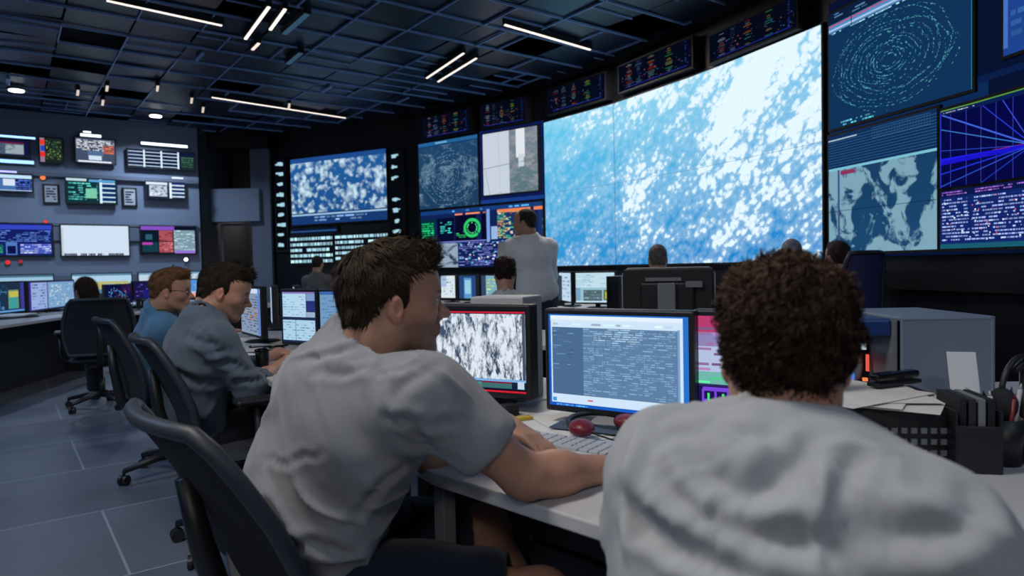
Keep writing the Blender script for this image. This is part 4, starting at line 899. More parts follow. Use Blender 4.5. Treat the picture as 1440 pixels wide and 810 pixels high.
# ------------------------------------------------------------------ chairs
def chair(label, seat, face, rec=12, seat_h=.47, back_h=.62, w=.46, arms=True, group='mesh office chairs', base_rot=0, blue=False, headw=1.0):
    """seat: x, y of the seat centre; face: direction the sitter looks"""
    f = V((face[0], face[1], 0)).normalized(); rz = math.atan2(f.y, f.x)-PI/2
    t = thing('office_chair', label, 'chair', (seat[0], seat[1], 0), rz, group)
    # seat cushion: rounded square with a waterfall front
    vs, fs = [], []; nu, nv = 14, 14
    for side in (1, -1):
        for i in range(nu+1):
            for j in range(nv+1):
                a = -1+2*i/nu; b = -1+2*j/nv; x = .245*a*math.sqrt(1-.28*b*b); y = .235*b*math.sqrt(1-.22*a*a)
                e = max(abs(a), abs(b)); hgt = .03*math.sqrt(max(0, 1-e**6)); z = seat_h-.03+side*hgt-(.025*max(0, b-.5)**2*4)
                vs.append((x, y, z))
    n1 = (nu+1)*(nv+1)
    for s_ in (0, 1):
        for i in range(nu):
            for j in range(nv):
                q = [s_*n1+i*(nv+1)+j, s_*n1+(i+1)*(nv+1)+j, s_*n1+(i+1)*(nv+1)+j+1, s_*n1+i*(nv+1)+j+1]; fs.append(q if s_ == 0 else q[::-1])
    seat_o = meshobj('seat', vs, fs, M['seatfab'], t, True)
    # back: curved mesh panel in a frame, leaning by rec
    tb = math.tan(math.radians(rec)); z0 = seat_h+.03
    def bp(a, z, off=0):               # a in -1..1 across, z above z0
        s = z/back_h; ww = w/2*(.86+.22*math.sin(PI*min(1, s*.9+.1))*headw); yy = -.24-tb*z+.035*a*a+.03*math.sin(PI*s)+off
        return V((a*ww, yy, z0+z))
    vs, fs = [], []; NU, NV = 12, 16
    for o in (0, -.012):
        for i in range(NV+1):
            for j in range(NU+1):
                a = -1+2*j/NU; z = back_h*i/NV
                top = 1-.05*abs(a)**4 if i == NV else 1
                vs.append(bp(a*.98, z*top, o))
    n1 = (NV+1)*(NU+1)
    for s_ in (0, 1):
        for i in range(NV):
            for j in range(NU):
                q = [s_*n1+i*(NU+1)+j, s_*n1+i*(NU+1)+j+1, s_*n1+(i+1)*(NU+1)+j+1, s_*n1+(i+1)*(NU+1)+j]; fs.append(q[::-1] if s_ == 0 else q)
    for i in range(NV):                # sides
        for j in (0, NU): q = [i*(NU+1)+j, (i+1)*(NU+1)+j, n1+(i+1)*(NU+1)+j, n1+i*(NU+1)+j]; fs.append(q if j else q[::-1])
    meshobj('backrest', vs, fs, M['mesh'], t, True)
    pts = [bp(-1, z*back_h, -.006) for z in (0, .2, .4, .6, .8, .93)]+[bp(-.93, back_h, -.006)]+[bp(a, back_h*1.005, -.006) for a in (-.6, -.2, .2, .6)]+[bp(.93, back_h, -.006)]+[bp(1, z*back_h, -.006) for z in (.93, .8, .6, .4, .2, 0)]+[bp(a, -.005, -.006) for a in (.6, .2, -.2, -.6)]
    bm = bmesh.new(); tube(bm, pts, .016, 10, closed=True); bmobj('back_frame', bm, M['rim'], t, True)
    bm = bmesh.new(); tube(bm, [(0, -.02, seat_h-.07), (0, -.20, seat_h-.06), (0, -.29, seat_h+.02), (0, -.265-tb*.17, seat_h+.2), (0, -.235-tb*.30, seat_h+.34)], [.03, .03, .028, .024, .018], 10); bmobj('back_support', bm, M['black'], t, True)
    if arms:
        for s_ in (-1, 1):
            bm = bmesh.new(); tube(bm, [(s_*.12, 0, seat_h-.05), (s_*.27, 0, seat_h-.03), (s_*.30, -.01, seat_h+.02), (s_*.30, -.02, seat_h+.2)], .016, 8); a_o = bmobj('armrest', bm, M['black'], t, True)
            bm = bmesh.new(); bx(bm, (s_*.30, .02, seat_h+.215), (.085, .25, .028)); bmobj('arm_pad', bm, M['black'], a_o, bevel=.012)
    bm = bmesh.new(); bx(bm, (0, -.02, seat_h-.075), (.18, .26, .045)); tube(bm, [(.09, .02, seat_h-.075), (.26, .03, seat_h-.08)], .006, 6); bmobj('mechanism', bm, M['black'], t, bevel=.006)
    bm = bmesh.new(); cyl(bm, (0, 0, .10), (0, 0, .26), .028); cyl(bm, (0, 0, .24), (0, 0, seat_h-.08), .016); bmobj('gas_column', bm, M['black'], t, True)
    bm = bmesh.new()
    for k in range(5):
        a = base_rot+2*PI*k/5; d = V((math.cos(a), math.sin(a), 0))
        tube(bm, [d*.02+V((0, 0, .115)), d*.12+V((0, 0, .115)), d*.30+V((0, 0, .078))], [.026, .024, .015], 8)
    bmobj('star_base', bm, M['black'], t, True)
    for k in range(5):
        a = base_rot+2*PI*k/5; c = V((math.cos(a), math.sin(a), 0))*.30; s = V((-math.sin(a+.6), math.cos(a+.6), 0))
        bm = bmesh.new()
        for o in (-.014, .014): cyl(bm, c+s*(o-.009)+V((0, 0, .028)), c+s*(o+.009)+V((0, 0, .028)), .028, n=16)
        cyl(bm, c+V((0, 0, .03)), c+V((0, 0, .08)), .008, n=8); bmobj('caster', bm, M['black'], t)
    return t
chair('nearest dark mesh chair, behind the man in the grey T-shirt', (-.36, 1.54), (.74, .67), rec=24, seat_h=.45, back_h=.43, w=.46, arms=False, base_rot=.5)
chair('mesh chair of the man in the grey-blue long sleeved shirt', (-1.20, 2.98), (.80, .60), rec=20, seat_h=.45, back_h=.44, base_rot=.3)
chair('mesh chair of the man in the blue shirt', (-2.00, 4.02), (.74, .67), rec=18, seat_h=.45, back_h=.45, base_rot=-.2)
chair('dark chair of the woman with long brown hair', (-3.70, 6.10), (-.52, .85), rec=4, back_h=.47, w=.5, base_rot=.1)
chair('black chair behind the man in the blue shirt', (-2.62, 5.55), (.5, .86), rec=8, back_h=.47, base_rot=.1)
vc = chair('tall dark violet chair at the right below the video wall', (2.27, 4.75), (-.25, .97), rec=4, back_h=.72, w=.32, arms=False)
for ch in vc.children:
    if ch.name.startswith('backrest'): ch.data.materials[0] = mat('violet_mesh_fabric', rgb(50, 52, 104), .8, bump=.3, bscale=300)
chair('black chair of the figure at the dark far wall', (-2.72, 9.7), (.1, 1), rec=5, back_h=.36)
chair('dark chair of the seated person in front of the standing man', (-.03, 5.22), (.1, 1), rec=4, back_h=.40, arms=False)
chair('chair of the grey haired man before the giant screen', (1.18, 5.35), (.3, .95), rec=4, back_h=.40, arms=False)
chair('chair of the person whose head shows over the curly hair', (2.07, 4.95), (.3, .95), rec=4, back_h=.40, arms=False)
chair('chair under the curly haired man in the pale shirt', (.32, .84), (.36, .93), rec=2, back_h=.2, w=.40, arms=False)
# ------------------------------------------------------------------ things on the near desk
def keyboard(label, c, rz, w=.43, d=.13, col='white', group=None):
    t = thing('keyboard', label, 'keyboard', (*c, DZ), rz, group); bm = bmesh.new(); bx(bm, (0, 0, .008), (w, d, .014)); bmobj('base', bm, M['white' if col == 'white' else 'black'], t, bevel=.004)
    bm = bmesh.new(); n = 15; kw = (w-.02)/n
    for i in range(n):
        for j in range(5):
            if j == 0 and 4 <= i <= 9: continue
            bx(bm, (-w/2+.01+kw*(i+.5), -d/2+.015+(d-.03)/5*(j+.5), .018), (kw*.84, (d-.03)/5*.82, .008))
    bx(bm, (-w/2+.01+kw*7, -d/2+.015+(d-.03)/10, .018), (kw*5.8, (d-.03)/5*.82, .008)); bmobj('keys', bm, M['lightgrey' if col == 'white' else 'black'], t, bevel=.0015); return t
kc = G(792, 632, DZ)
keyboard('white keyboard under the nearest man\'s left hand', (kc.x, kc.y), -.62)
def papers(label, c, n, w=.21, h=.297, z=DZ, seed=0, rz=0, spread=.04, name='paper_sheet', group='loose papers'):
    r = random.Random(seed)
    for i in range(n):
        bm = bmesh.new(); m = 8; rot = Matrix.Rotation(r.gauss(0, .3), 3, 'Z'); g = [[None]*(m+1) for _ in range(m+1)]
        cu = r.uniform(0, .004)
        for a in range(m+1):
            for b in range(m+1):
                p = rot @ V(((a/m-.5)*w, (b/m-.5)*h, 0)); p.z = .0015+cu*(a/m)**3; g[a][b] = bm.verts.new(p)
        for a in range(m):
            for b in range(m): bm.faces.new((g[a][b], g[a+1][b], g[a+1][b+1], g[a][b+1]))
        ex = bmesh.ops.extrude_face_region(bm, geom=bm.faces[:])
        for v in ex['geom']:
            if isinstance(v, bmesh.types.BMVert): v.co.z -= .001
        o = bmobj(name, bm, M['paper']); o.location = (c[0]+r.gauss(0, spread), c[1]+r.gauss(0, spread), z+i*.0022); o.rotation_euler = (0, 0, rz)
        lb = label if isinstance(label, str) else label[i]
        tag(o, lb, 'paper', group)
p = G(790, 598, DZ)
papers(['sheet of paper lying below the blue table monitor', 'sheet on top of the paper below the blue table monitor'], (p.x, p.y), 2, seed=3, rz=.6, spread=.03)
# blue-grey pad beneath
p = G(850, 603, DZ)
bm = bmesh.new(); bx(bm, (0, 0, .003), (.26, .16, .005)); o = bmobj('desk_pad', bm, mat('slate_pad', rgb(70, 84, 104), .7), bevel=.002); o.location = (p.x, p.y, DZ+.0065); o.rotation_euler = (0, 0, -.5); tag(o, 'blue-grey pad under the dark red headphones', 'desk pad')
# dark red headphones
p = G(850, 615, DZ); t = thing('headphones', 'dark red headphones lying on the desk between the two men', 'headphones', (p.x, p.y, DZ+.012), .4)
bm = bmesh.new(); tube(bm, [(.085*math.cos(a), .02+.085*math.sin(a), .02+.01*math.sin(a)) for a in [PI*k/14 for k in range(15)]], .007, 8); bmobj('headband', bm, M['black'], t, True)
for s_ in (-1, 1):
    bm = bmesh.new(); bmesh.ops.create_uvsphere(bm, u_segments=20, v_segments=12, radius=1, matrix=Matrix.Translation((s_*.07, -.005, .022)) @ Matrix.Rotation(s_*.3, 4, 'Z') @ Matrix.Diagonal((.034, .042, .022, 1))); bmobj('ear_cup', bm, M['darkred'], t, True)
bm = bmesh.new(); tube(bm, [(-.06, -.04, .015), (-.02, -.07, 0), (.05, -.08, -.008), (.10, -.05, -.008), (.13, -.09, -.008)], .0025, 6); bmobj('cable', bm, M['black'], t, True)
# webcam hub and cables by the first monitor
p = G(716, 584, DZ); t = thing('usb_hub', 'small black box with cables left of the blue table monitor', 'hub', (p.x, p.y, DZ), .5)
bm = bmesh.new(); bx(bm, (0, 0, .018), (.05, .04, .034)); bmobj('body', bm, M['black'], t, bevel=.004)
for k in range(4):
    r = random.Random(k+5); bm = bmesh.new(); x, y = .0, .0; pts = [(0, 0, .01)]
    for j in range(7): x += r.uniform(-.03, .035); y += r.uniform(-.045, .02) if k % 2 else r.uniform(-.02, .04); pts.append((x, y, .004))
    bmobj('cable', bm if tube(bm, pts, .0022, 6) is None else bm, M['black'], t, True)
p = G(737, 590, DZ); bm = bmesh.new(); bx(bm, (0, 0, .005), (.045, .03, .009)); o = bmobj('sticky_note_pad', bm, mat('yellow_paper', rgb(190, 160, 60), .8), bevel=.001); o.location = (p.x, p.y, DZ); o.rotation_euler = (0, 0, .4); tag(o, 'small yellow note pad by the black box and cables', 'note pad')
t = thing('computer_tower', 'light grey computer box standing behind the falling water monitor', 'computer', (-.02, 2.36, DZ), -.45)
bm = bmesh.new(); bx(bm, (0, 0, .175), (.20, .16, .35)); bmobj('case', bm, M['lightgrey'], t, bevel=.006); bm = bmesh.new(); bx(bm, (.0, -.082, .18), (.14, .004, .25)); bmobj('front_grille', bm, M['grey'], t)
# right side clutter ------------------------------------------------
t = thing('computer_tower', 'large grey computer tower with open glass front on the desk', 'computer', (1.18, 2.10, DZ), -.05)
bm = bmesh.new(); H_ = .285
for a in [((.045, .19, H_/2), (.255, .014, H_)), ((.045, -.0, H_-.006), (.255, .40, .012)), ((.165, 0, H_/2), (.012, .40, H_)), ((.045, 0, .006), (.255, .40, .012)), ((.045, -.193, H_/2), (.255, .012, H_))]: bx(bm, *a)
bmobj('case', bm, mat('blue_grey_painted_steel', rgb(120, 132, 150), .4, var=.04), t, bevel=.004)
bm = bmesh.new(); bx(bm, (-.092, -.0, H_/2), (.014, .36, H_-.02)); bmobj('inner_frame', bm, M['grey'], t)
bm = bmesh.new(); bx(bm, (-.142, 0, H_-.03), (.085, .36, .05)); bmobj('blue_top_cover', bm, M['blue'], t, bevel=.008)
bm = bmesh.new(); bx(bm, (-.145, .05, .12), (.08, .2, .2)); bmobj('motherboard_tray', bm, M['blackgloss'], t)
bm = bmesh.new(); lathe(bm, [(.05, 0), (.05, .01), (.035, .012), (.03, .004)], (0, 0, 0), 28)
for v in bm.verts: v.co = V((-.158+v.co.x*.6, -.052-v.co.z, .13+v.co.y))
bmobj('fan', bm, M['grey'], t, True)
for (x, z, w_, h_, c_) in ((-.14, .05, .025, .035, (.5, .3, 1, 1)), (-.135, .14, .006, .05, (1, .12, .08, 1)), (-.15, .19, .02, .02, (.5, .6, .7, 1)), (-.142, .09, .012, .01, (1, .3, .1, 1)), (-.19, .10, .03, .02, (.1, .25, .8, 1))):
    bm = bmesh.new(); bx(bm, (x+.018, -.07, z), (w_, .01, h_)); bmobj('indicator', bm, emit('indicator_glow', c_, .8), t)
t = thing('computer_tower', 'slim white computer case left of the large grey tower', 'computer', (.90, 2.12, DZ), -.1)
bm = bmesh.new(); bx(bm, (0, 0, .12), (.10, .36, .24)); bmobj('case', bm, M['lightgrey'], t, bevel=.006); bm = bmesh.new(); bx(bm, (0, -.181, .12), (.07, .004, .18)); bmobj('front_grille', bm, M['grey'], t)
bm = bmesh.new(); bx(bm, (0, -.1825, .21), (.02, .004, .012)); bmobj('power_button', bm, M['white'], t)
# document shelf: black multi-tray unit with papers
t = thing('document_tray', 'black device with a keypad front covered in papers', 'office machine', (.84, 1.62, DZ), -.12)
bm = bmesh.new(); bx(bm, (0, 0, .065), (.34, .30, .12)); bmobj('body', bm, M['black'], t, bevel=.01)
bm = bmesh.new(); 
for i in range(10):
    for j in range(3): bx(bm, (-.06+i*.02, -.152, .03+j*.024), (.012, .006, .012))
bmobj('buttons', bm, M['grey'], t); bm = bmesh.new(); bx(bm, (-.125, -.152, .07), (.06, .004, .045)); bmobj('screen', bm, mat('grey_green_lcd', rgb(88, 102, 98), .3), t)
papers(['bottom sheet of the papers on the black device', 'second sheet up on the black device', 'third sheet up on the black device', 'fourth sheet up on the black device', 'top sheet of the papers on the black device'], (.80, 1.60), 5, z=DZ+.128, seed=11, rz=1.3, spread=.035, group='papers on the black device')
t = thing('stapler', 'black stapler lying on the papers on the black device', 'stapler', (.93, 1.66, DZ+.142), .4)
bm = bmesh.new(); bx(bm, (0, 0, .006), (.15, .035, .01)); bmobj('base', bm, M['black'], t, bevel=.003); bm = bmesh.new(); bx(bm, (0, 0, .024), (.145, .03, .018)); bmobj('arm', bm, M['blackgloss'], t, bevel=.006)
t = thing('file_holder', 'black upright file holder right of the paper pile', 'file holder', (.975, 1.47, DZ), -.2)
bm = bmesh.new(); prism(bm, [(-.042, -.07), (.042, -.07), (.042, .07), (-.042, .07)], 0, .006)
for x in (-.042, .042): bx(bm, (x, 0, .065), (.005, .14, .13))
bx(bm, (0, .07, .065), (.084, .005, .13)); bx(bm, (0, -.07, .05), (.084, .005, .10)); bmobj('holder', bm, M['black'], t, bevel=.002)
for i in range(4):
    bm = bmesh.new(); bx(bm, (0, 0, .073), (.013, .12, .146)); bmesh.ops.transform(bm, matrix=Matrix.Translation((.975, 1.47, DZ+.008)) @ Matrix.Rotation(-.2, 4, 'Z') @ Matrix.Translation((-.027+i*.018, 0, 0)), verts=bm.verts); o = bmobj('folder', bm, [M['dark'], M['cab'], M['grey'], M['dark']][i], bevel=.001)
    tag(o, 'folder in the black file holder, %s from the left' % ['first', 'second', 'third', 'fourth'][i], 'folder', 'folders in the black holder')
t = thing('clear_stand', 'translucent white plastic stand in front of the grey tower', 'stand', (1.115, 1.66, DZ), -.3)
bm = bmesh.new(); bx(bm, (0, 0, .005), (.10, .10, .01)); bmobj('base', bm, M['white'], t, bevel=.003)
bm = bmesh.new(); bx(bm, (0, .03, .155), (.065, .006, .11)); 
for v in bm.verts: v.co.y += (v.co.z-.1)*.35
bmobj('plate', bm, M['white'], t, bevel=.002); bm = bmesh.new(); tube(bm, [(0, .03, .01), (-.01, .0, .05), (-.025, .0, .09), (0, .04, .12)], .009); bmobj('arm', bm, M['white'], t, True)
def pen_cup(label, c, seed):
    r = random.Random(seed); t = thing('pen_cup', label, 'pen cup', (*c, DZ)); bm = bmesh.new(); lathe(bm, [(.036, 0), (.04, .1), (.037, .1), (.033, .006)], n=24); bmobj('cup', bm, M['black'], t, True)
    for i in range(6):
        a = r.uniform(0, 2*PI); l = r.uniform(.14, .17); p0 = V((math.cos(a)*.012, math.sin(a)*.012, .01)); p1 = V((math.cos(a)*.032, math.sin(a)*.032, l))
        bm = bmesh.new(); cyl(bm, p0, p1, .0045, n=8); cyl(bm, p1, p1+(p1-p0).normalized()*.012, .0035, .001, n=8)
        o = bmobj('pen', bm, [M['white'], M['black'], M['blue'], M['lightgrey'], M['darkred'], M['white']][i], None, True); o.location = (c[0], c[1], DZ); tag(o, '%s pen standing in the black pen cup' % ['white', 'black', 'blue', 'light grey', 'dark red', 'shorter white'][i], 'pen', 'pens in the cup')
pen_cup('black pen cup of pale pens at the right edge', (1.06, 1.475), 4)
def headset(label, x, y, s):
    t = thing('headset_stand', label, 'headset stand', (x, y, DZ), s); bm = bmesh.new(); lathe(bm, [(.05, 0), (.05, .008), (.012, .014)]); bmobj('base', bm, M['black'], t); bm = bmesh.new(); cyl(bm, (0, 0, .01), (0, 0, .2), .008); tube(bm, [(-.03, 0, .2), (0, 0, .215), (.03, 0, .2)], .008); bmobj('post', bm, M['black'], t, True)
    h = thing('headset', 'black headset hanging on the stand at the right edge', 'headset', (x, y, DZ+.12), s)
    bm = bmesh.new(); tube(bm, [(.075*math.cos(a), 0, .03+.08*math.sin(a)) for a in [PI*k/12 for k in range(13)]], .006); bmobj('headband', bm, M['black'], h, True)
    for q in (-1, 1):
        bm = bmesh.new(); bmesh.ops.create_uvsphere(bm, u_segments=16, v_segments=10, radius=1, matrix=Matrix.Translation((q*.072, 0, .01)) @ Matrix.Diagonal((.018, .032, .036, 1))); bmobj('ear_cup', bm, M['dark'], h, True)
headset('black stand holding a headset at the right edge', 1.125, 1.50, .4)
# clutter beside the man in grey
for i, (px, py, rz) in enumerate([(355, 495, .2), (372, 482, .9), (345, 478, .5), (340, 468, 1.2)]):
    p = G(px, py, DZ); papers(['sheet %s on the desk beside the man in grey' % w for w in ([['nearest', 'nearest upper'], ['middle', 'middle upper'], ['left', 'left upper'], ['farthest', 'farthest upper']][i])], (p.x, p.y), 2, seed=20+i, rz=rz, spread=.03, group='papers beside the man in grey')
p = G(352, 500, DZ); t = thing('coffee_cup', 'small black cup by the hands of the man in grey', 'cup', (-1.17, 3.17, DZ)); bm = bmesh.new(); lathe(bm, [(.026, 0), (.032, .085), (.029, .085), (.024, .005)]); bmobj('body', bm, M['black'], t, True)
bm = bmesh.new(); lathe(bm, [(.034, .083), (.034, .09), (.02, .095)]); bmobj('lid', bm, M['blackgloss'], t, True)
keyboard('dark keyboard under the hands of the man in grey', (-.98, 3.27), -.95, w=.36, col='black')
for i, (x, y) in enumerate([(-1.42, 4.45), (-1.32, 4.25)]):
    t = thing('computer_tower', ['small white computer box between the monitors of the desk row', 'small black computer box between the monitors of the desk row'][i], 'computer', (x, y, DZ), .5)
    bm = bmesh.new(); bx(bm, (0, 0, .11), (.08, .2, .22)); bmobj('case', bm, M[['lightgrey', 'black'][i]], t, bevel=.004); bm = bmesh.new(); bx(bm, (0, -.101, .13), (.05, .004, .12)); bmobj('front_grille', bm, M['grey'], t)
bm = bmesh.new()
for k in range(5):
    r = random.Random(40+k); x, y = -1.35+r.uniform(-.1, .1), 4.0+r.uniform(-.15, .15); pts = []
    for j in range(7): pts.append((x, y, DZ+.005+.0*j)); x += r.uniform(-.07, .06); y += r.uniform(-.09, .06)
    tube(bm, pts, .005, 6)
tag(bmobj('cable_bundle', bm, M['dark'], None, True), 'tangled dark cables on the desk behind the angled monitor', 'cables')
# small things on the left desk
for i, (px, py) in enumerate([(8, 448), (52, 443), (88, 438)]):
    p = G(px, py, DZ); keyboard(['keyboard at the left picture edge on the white desk', 'keyboard before the dark dashboard monitor', 'keyboard before the wide light blue monitor'][i], (p.x+.12, p.y), 1.3, col='black' if i != 1 else 'white')
p = G(68, 440, DZ); t = thing('computer_mouse', 'dark mouse on the left white desk', 'mouse', (p.x+.25, p.y-.1, DZ), .3)
bm = bmesh.new(); bmesh.ops.create_uvsphere(bm, u_segments=16, v_segments=10, radius=1, matrix=Matrix.Translation((0, 0, .012)) @ Matrix.Diagonal((.03, .055, .022, 1)))
for v in bm.verts: v.co.z = max(v.co.z, 0)
bmobj('shell', bm, M['black'], t, True)
# second-row and far-row clutter
for i, (px, d) in enumerate([(757, 7.9), (776, 7.6), (873, 6.6)]):
    p = W(px, 420, d); t = thing('computer_tower', ['black computer box left of the bright narrow monitor', 'black computer box touching the bright narrow monitor', 'black computer box right of the green chart monitor'][i], 'computer', (p.x, p.y, DZ), -.6)
    bm = bmesh.new(); bx(bm, (0, 0, .17), (.14, .34, .34)); bmobj('case', bm, M['black'], t, bevel=.006); bm = bmesh.new(); bx(bm, (0, -.172, .2), (.1, .004, .2)); bmobj('front_grille', bm, M['dark'], t)
for i, px in enumerate((803, 845)):
    p = W(px, 420, 6.85-.2*i); keyboard(['keyboard left before the green chart monitor', 'keyboard right before the green chart monitor'][i], (p.x-.05, p.y-.2), -.5, col='black')
p = W(1213, 400, 5.35); t = thing('computer_tower', 'tall pale computer box right of the violet chair', 'computer', (p.x-.15, p.y-.1, DZ), -.4)
bm = bmesh.new(); bx(bm, (0, 0, .19), (.16, .3, .38)); bmobj('case', bm, M['grey'], t, bevel=.006); bm = bmesh.new(); bx(bm, (0, -.152, .2), (.1, .004, .25)); bmobj('front_grille', bm, M['dark'], t)
# ------------------------------------------------------------------ people
M['skin'] = attrmat('skin', .48, bump=.12, bscale=250, sss=.12, spec=.4)
M['hair'] = attrmat('hair', .62, bump=.4, bscale=220, spec=.12)
M['eye'] = attrmat('eye', .15)
def cloth_mat(name, col, weave=900, var=.06): 
    m = mat(name, col, .92, bump=.35, bscale=weave, var=var, vscale=7, spec=.15, sheen=.15); return m
def npv(v): return np.array(v, np.float64)
class Head:
    def __init__(s, pos, f, u=(0, 0, 1), k=1.0, jaw=1.0):
        s.o = V(pos); s.R = rotm(f, u); s.k = k; s.jaw = jaw
    def w(s, x, y, z): return tuple(npv(s.o)+s.R.astype(float) @ (np.array([x, y, z])*s.k))
    def loc(s, P): return ((P-npv(s.o)) @ s.R.astype(float))/s.k
    def flesh(s, B, face=True):
        w, k, R = s.w, s.k, s.R
        E = lambda c, r, kk=.02, cut=False, rr=None: B.ell(w(*c), [q*k for q in r], R if rr is None else rr, kk*k, cut)
        Cp = lambda a, b, ra, rb, kk=.02, cut=False: B.cap(w(*a), w(*b), ra*k, rb*k, kk*k, cut)
        E((-.014, 0, .035), (.098, .074, .086)); E((.032, 0, -.018), (.058, .060, .084), .04)
        E((.045, 0, .045), (.050, .056, .046), .04)
        for y in (-1, 1):
            Cp((-.004, y*.050, -.055), (.066, y*.016, -.094), .020, .018, .03)
            E((.058, y*.043, -.020), (.026, .020, .020), .03)                       # cheek bone
        E((.078, 0, -.096), (.017, .020, .016), .02)
        Cp((-.028, 0, -.03), (-.050, 0, -.13), .056, .056, .04)
        if not face: return s.ears(B)
        Cp((.083, -.030, .020), (.083, .030, .020), .012, .012, .018)                # brow
        for y in (-1, 1): E((.094, y*.031, .002), (.013, .017, .011), .012, True)
        for y in (-1, 1): E((.078, y*.030, .001), (.0145, .0155, .0125), .004)       # eyelids over the eyeball
        Cp((.086, 0, .016), (.112, 0, -.020), .0075, .0095, .012)                      # nose
        E((.117, 0, -.026), (.0115, .0100, .0095), .010)
        for y in (-1, 1): E((.102, y*.0115, -.029), (.010, .0075, .008), .007); E((.106, y*.006, -.0375), (.005, .0035, .004), .003, True)
        E((.086, 0, -.055), (.016, .026, .020), .02)
        Cp((.097, -.017, -.0535), (.099, .017, -.0535), .0055, .0055, .006); Cp((.094, -.015, -.064), (.094, .015, -.064), .0068, .0068, .006)
        Cp((.106, -.024, -.0585), (.106, .024, -.0585), .0022, .0022, .004, True)
        s.ears(B)
    def ears(s, B):
        w, k, R = s.w, s.k, s.R
        for y in (-1, 1):
            r2 = R @ np.array([[math.cos(y*.35), -math.sin(y*.35), 0], [math.sin(y*.35), math.cos(y*.35), 0], [0, 0, 1]], np.float32)
            B.ell(w(-.008, y*.078, -.010), (.0165*k, .0075*k, .0265*k), r2, .008*k)
            B.ell(w(-.003, y*.0755, -.032), (.009*k, .006*k, .011*k), R, .006*k)
            B.ell(w(-.002, y*.0875, -.009), (.0095*k, .0070*k, .0165*k), r2, .004*k, True)
SKIN = (.44, .235, .16)
def paint_skin(P, N, head=None, tone=SKIN, beard=0, hands=()):
    c = np.tile(np.array(tone), (len(P), 1)); c *= (1+.08*vnoise(P*28, 2))[:, None]
    c[:, 0] *= 1+.05*vnoise(P*55+5)
    if head is not None:
        q = head.loc(P); near = (np.linalg.norm(q, axis=1) < .17)
        def blob(cx, cy, cz, rx, ry, rz, sym=True):
            d = ((q[:, 0]-cx)/rx)**2+((np.abs(q[:, 1])-cy if sym else q[:, 1]-cy)/ry)**2+((q[:, 2]-cz)/rz)**2
            return np.clip(1.3-d, 0, 1)*near
        def mixc(col, a):
            nonlocal c; a = a[:, None]; c = c*(1-a)+np.array(col)*a
        mixc((.56, .24, .18), blob(-.006, .08, -.012, .028, .02, .036)*.5)           # ears
        mixc((.52, .22, .17), blob(.108, 0, -.025, .02, .02, .018)*.35)         # nose
        mixc((.55, .26, .2), blob(.07, .045, -.03, .03, .03, .025)*.25)
        mixc((.36, .13, .11), blob(.100, 0, -.0585, .014, .021, .0105)*.8)       # lips
        mixc((.05, .032, .022), blob(.09, .032, .0235, .03, .019, .0052)*.9)       # eyebrows
        mixc((.16, .10, .075), blob(.088, .031, -.001, .02, .017, .0035)*.75)
        if beard:
            m = np.clip((-.028-q[:, 2])/.02, 0, 1)*np.clip((q[:, 2]+.135)/.02, 0, 1)*near*np.clip((q[:, 0]+.005)/.03, 0, 1)
            m *= 1-.8*blob(.10, 0, -.0585, .02, .02, .010)
            g = .75+.35*vnoise(P*420); mixc((.085, .052, .036), np.clip(m*beard*g, 0, 1))
    return np.concatenate([np.clip(c, 0, 1), np.ones((len(P), 1))], 1)
def hand(B, wrist, d, n, side, curl=.5, size=1.0, spread=.06, grip=None):
    """wrist point; d: direction of the fingers; n: direction the palm faces; side +1 when the thumb lies towards n x d"""
    d = V(d).normalized(); n = (V(n)-d*V(n).dot(d)).normalized(); t = n.cross(d)*side; w = V(wrist); k = size
    R = np.array([[d[i], t[i], n[i]] for i in range(3)], np.float32)
    B.ell(w+d*.045*k, (.052*k, .040*k, .0155*k), R, .012)
    B.cap(w-d*.01*k, w+d*.03*k, .024*k, .022*k, .014)
    for q in (-.024, -.008, .008, .024): B.cap(w+d*.03*k+t*q*.8*k, w+d*.084*k+t*q*k, .0115*k, .0095*k, .008)
    B.ell(w+d*.030*k+t*.022*k+n*.008*k, (.030*k, .016*k, .014*k), R, .01)
    L = [(.024, .043, .026, .020), (.008, .047, .030, .022), (-.008, .044, .028, .021), (-.024, .034, .022, .018)]
    for i, (q, a, b, c) in enumerate(L):
        base = w+d*(.086-abs(q-.004)*.18)*k+t*q*k; ang = curl*(.75+.12*i); sp = t*(q*spread*16)
        dirv = (d+sp*.9); dirv.normalize(); pr = base
        for j, l in enumerate((a, b, c)):
            aa = ang*(.6, 1.5, 2.1)[j]; dd = dirv*math.cos(aa)+n*math.sin(aa); nx = pr+dd*l*k
            r = (.0088, .0080, .0073, .0064); B.cap(pr, nx, r[j]*k, r[j+1]*k, .004 if j else .008); pr = nx
    b0 = w+d*.022*k+t*.026*k+n*.004*k; d1 = (d*.62+t*.66+n*.28).normalized(); b1 = b0+d1*.042*k; d2 = (d*.88+t*.28+n*.35).normalized(); b2 = b1+d2*.031*k; b3 = b2+(d2+n*.2).normalized()*.024*k
    B.cap(b0, b1, .0135*k, .0105*k, .012); B.cap(b1, b2, .0100*k, .0090*k, .004); B.cap(b2, b3, .0088*k, .0070*k, .004)
def arm_flesh(B, sh, el, wr, k=1.0):
    sh, el, wr = V(sh), V(el), V(wr)
    B.cap(sh, sh.lerp(el, .5), .050*k, .050*k, .03); B.cap(sh.lerp(el, .4), el, .049*k, .040*k, .03)
    B.cap(el, el.lerp(wr, .35), .039*k, .040*k, .03); B.cap(el.lerp(wr, .3), wr, .040*k, .026*k, .03)
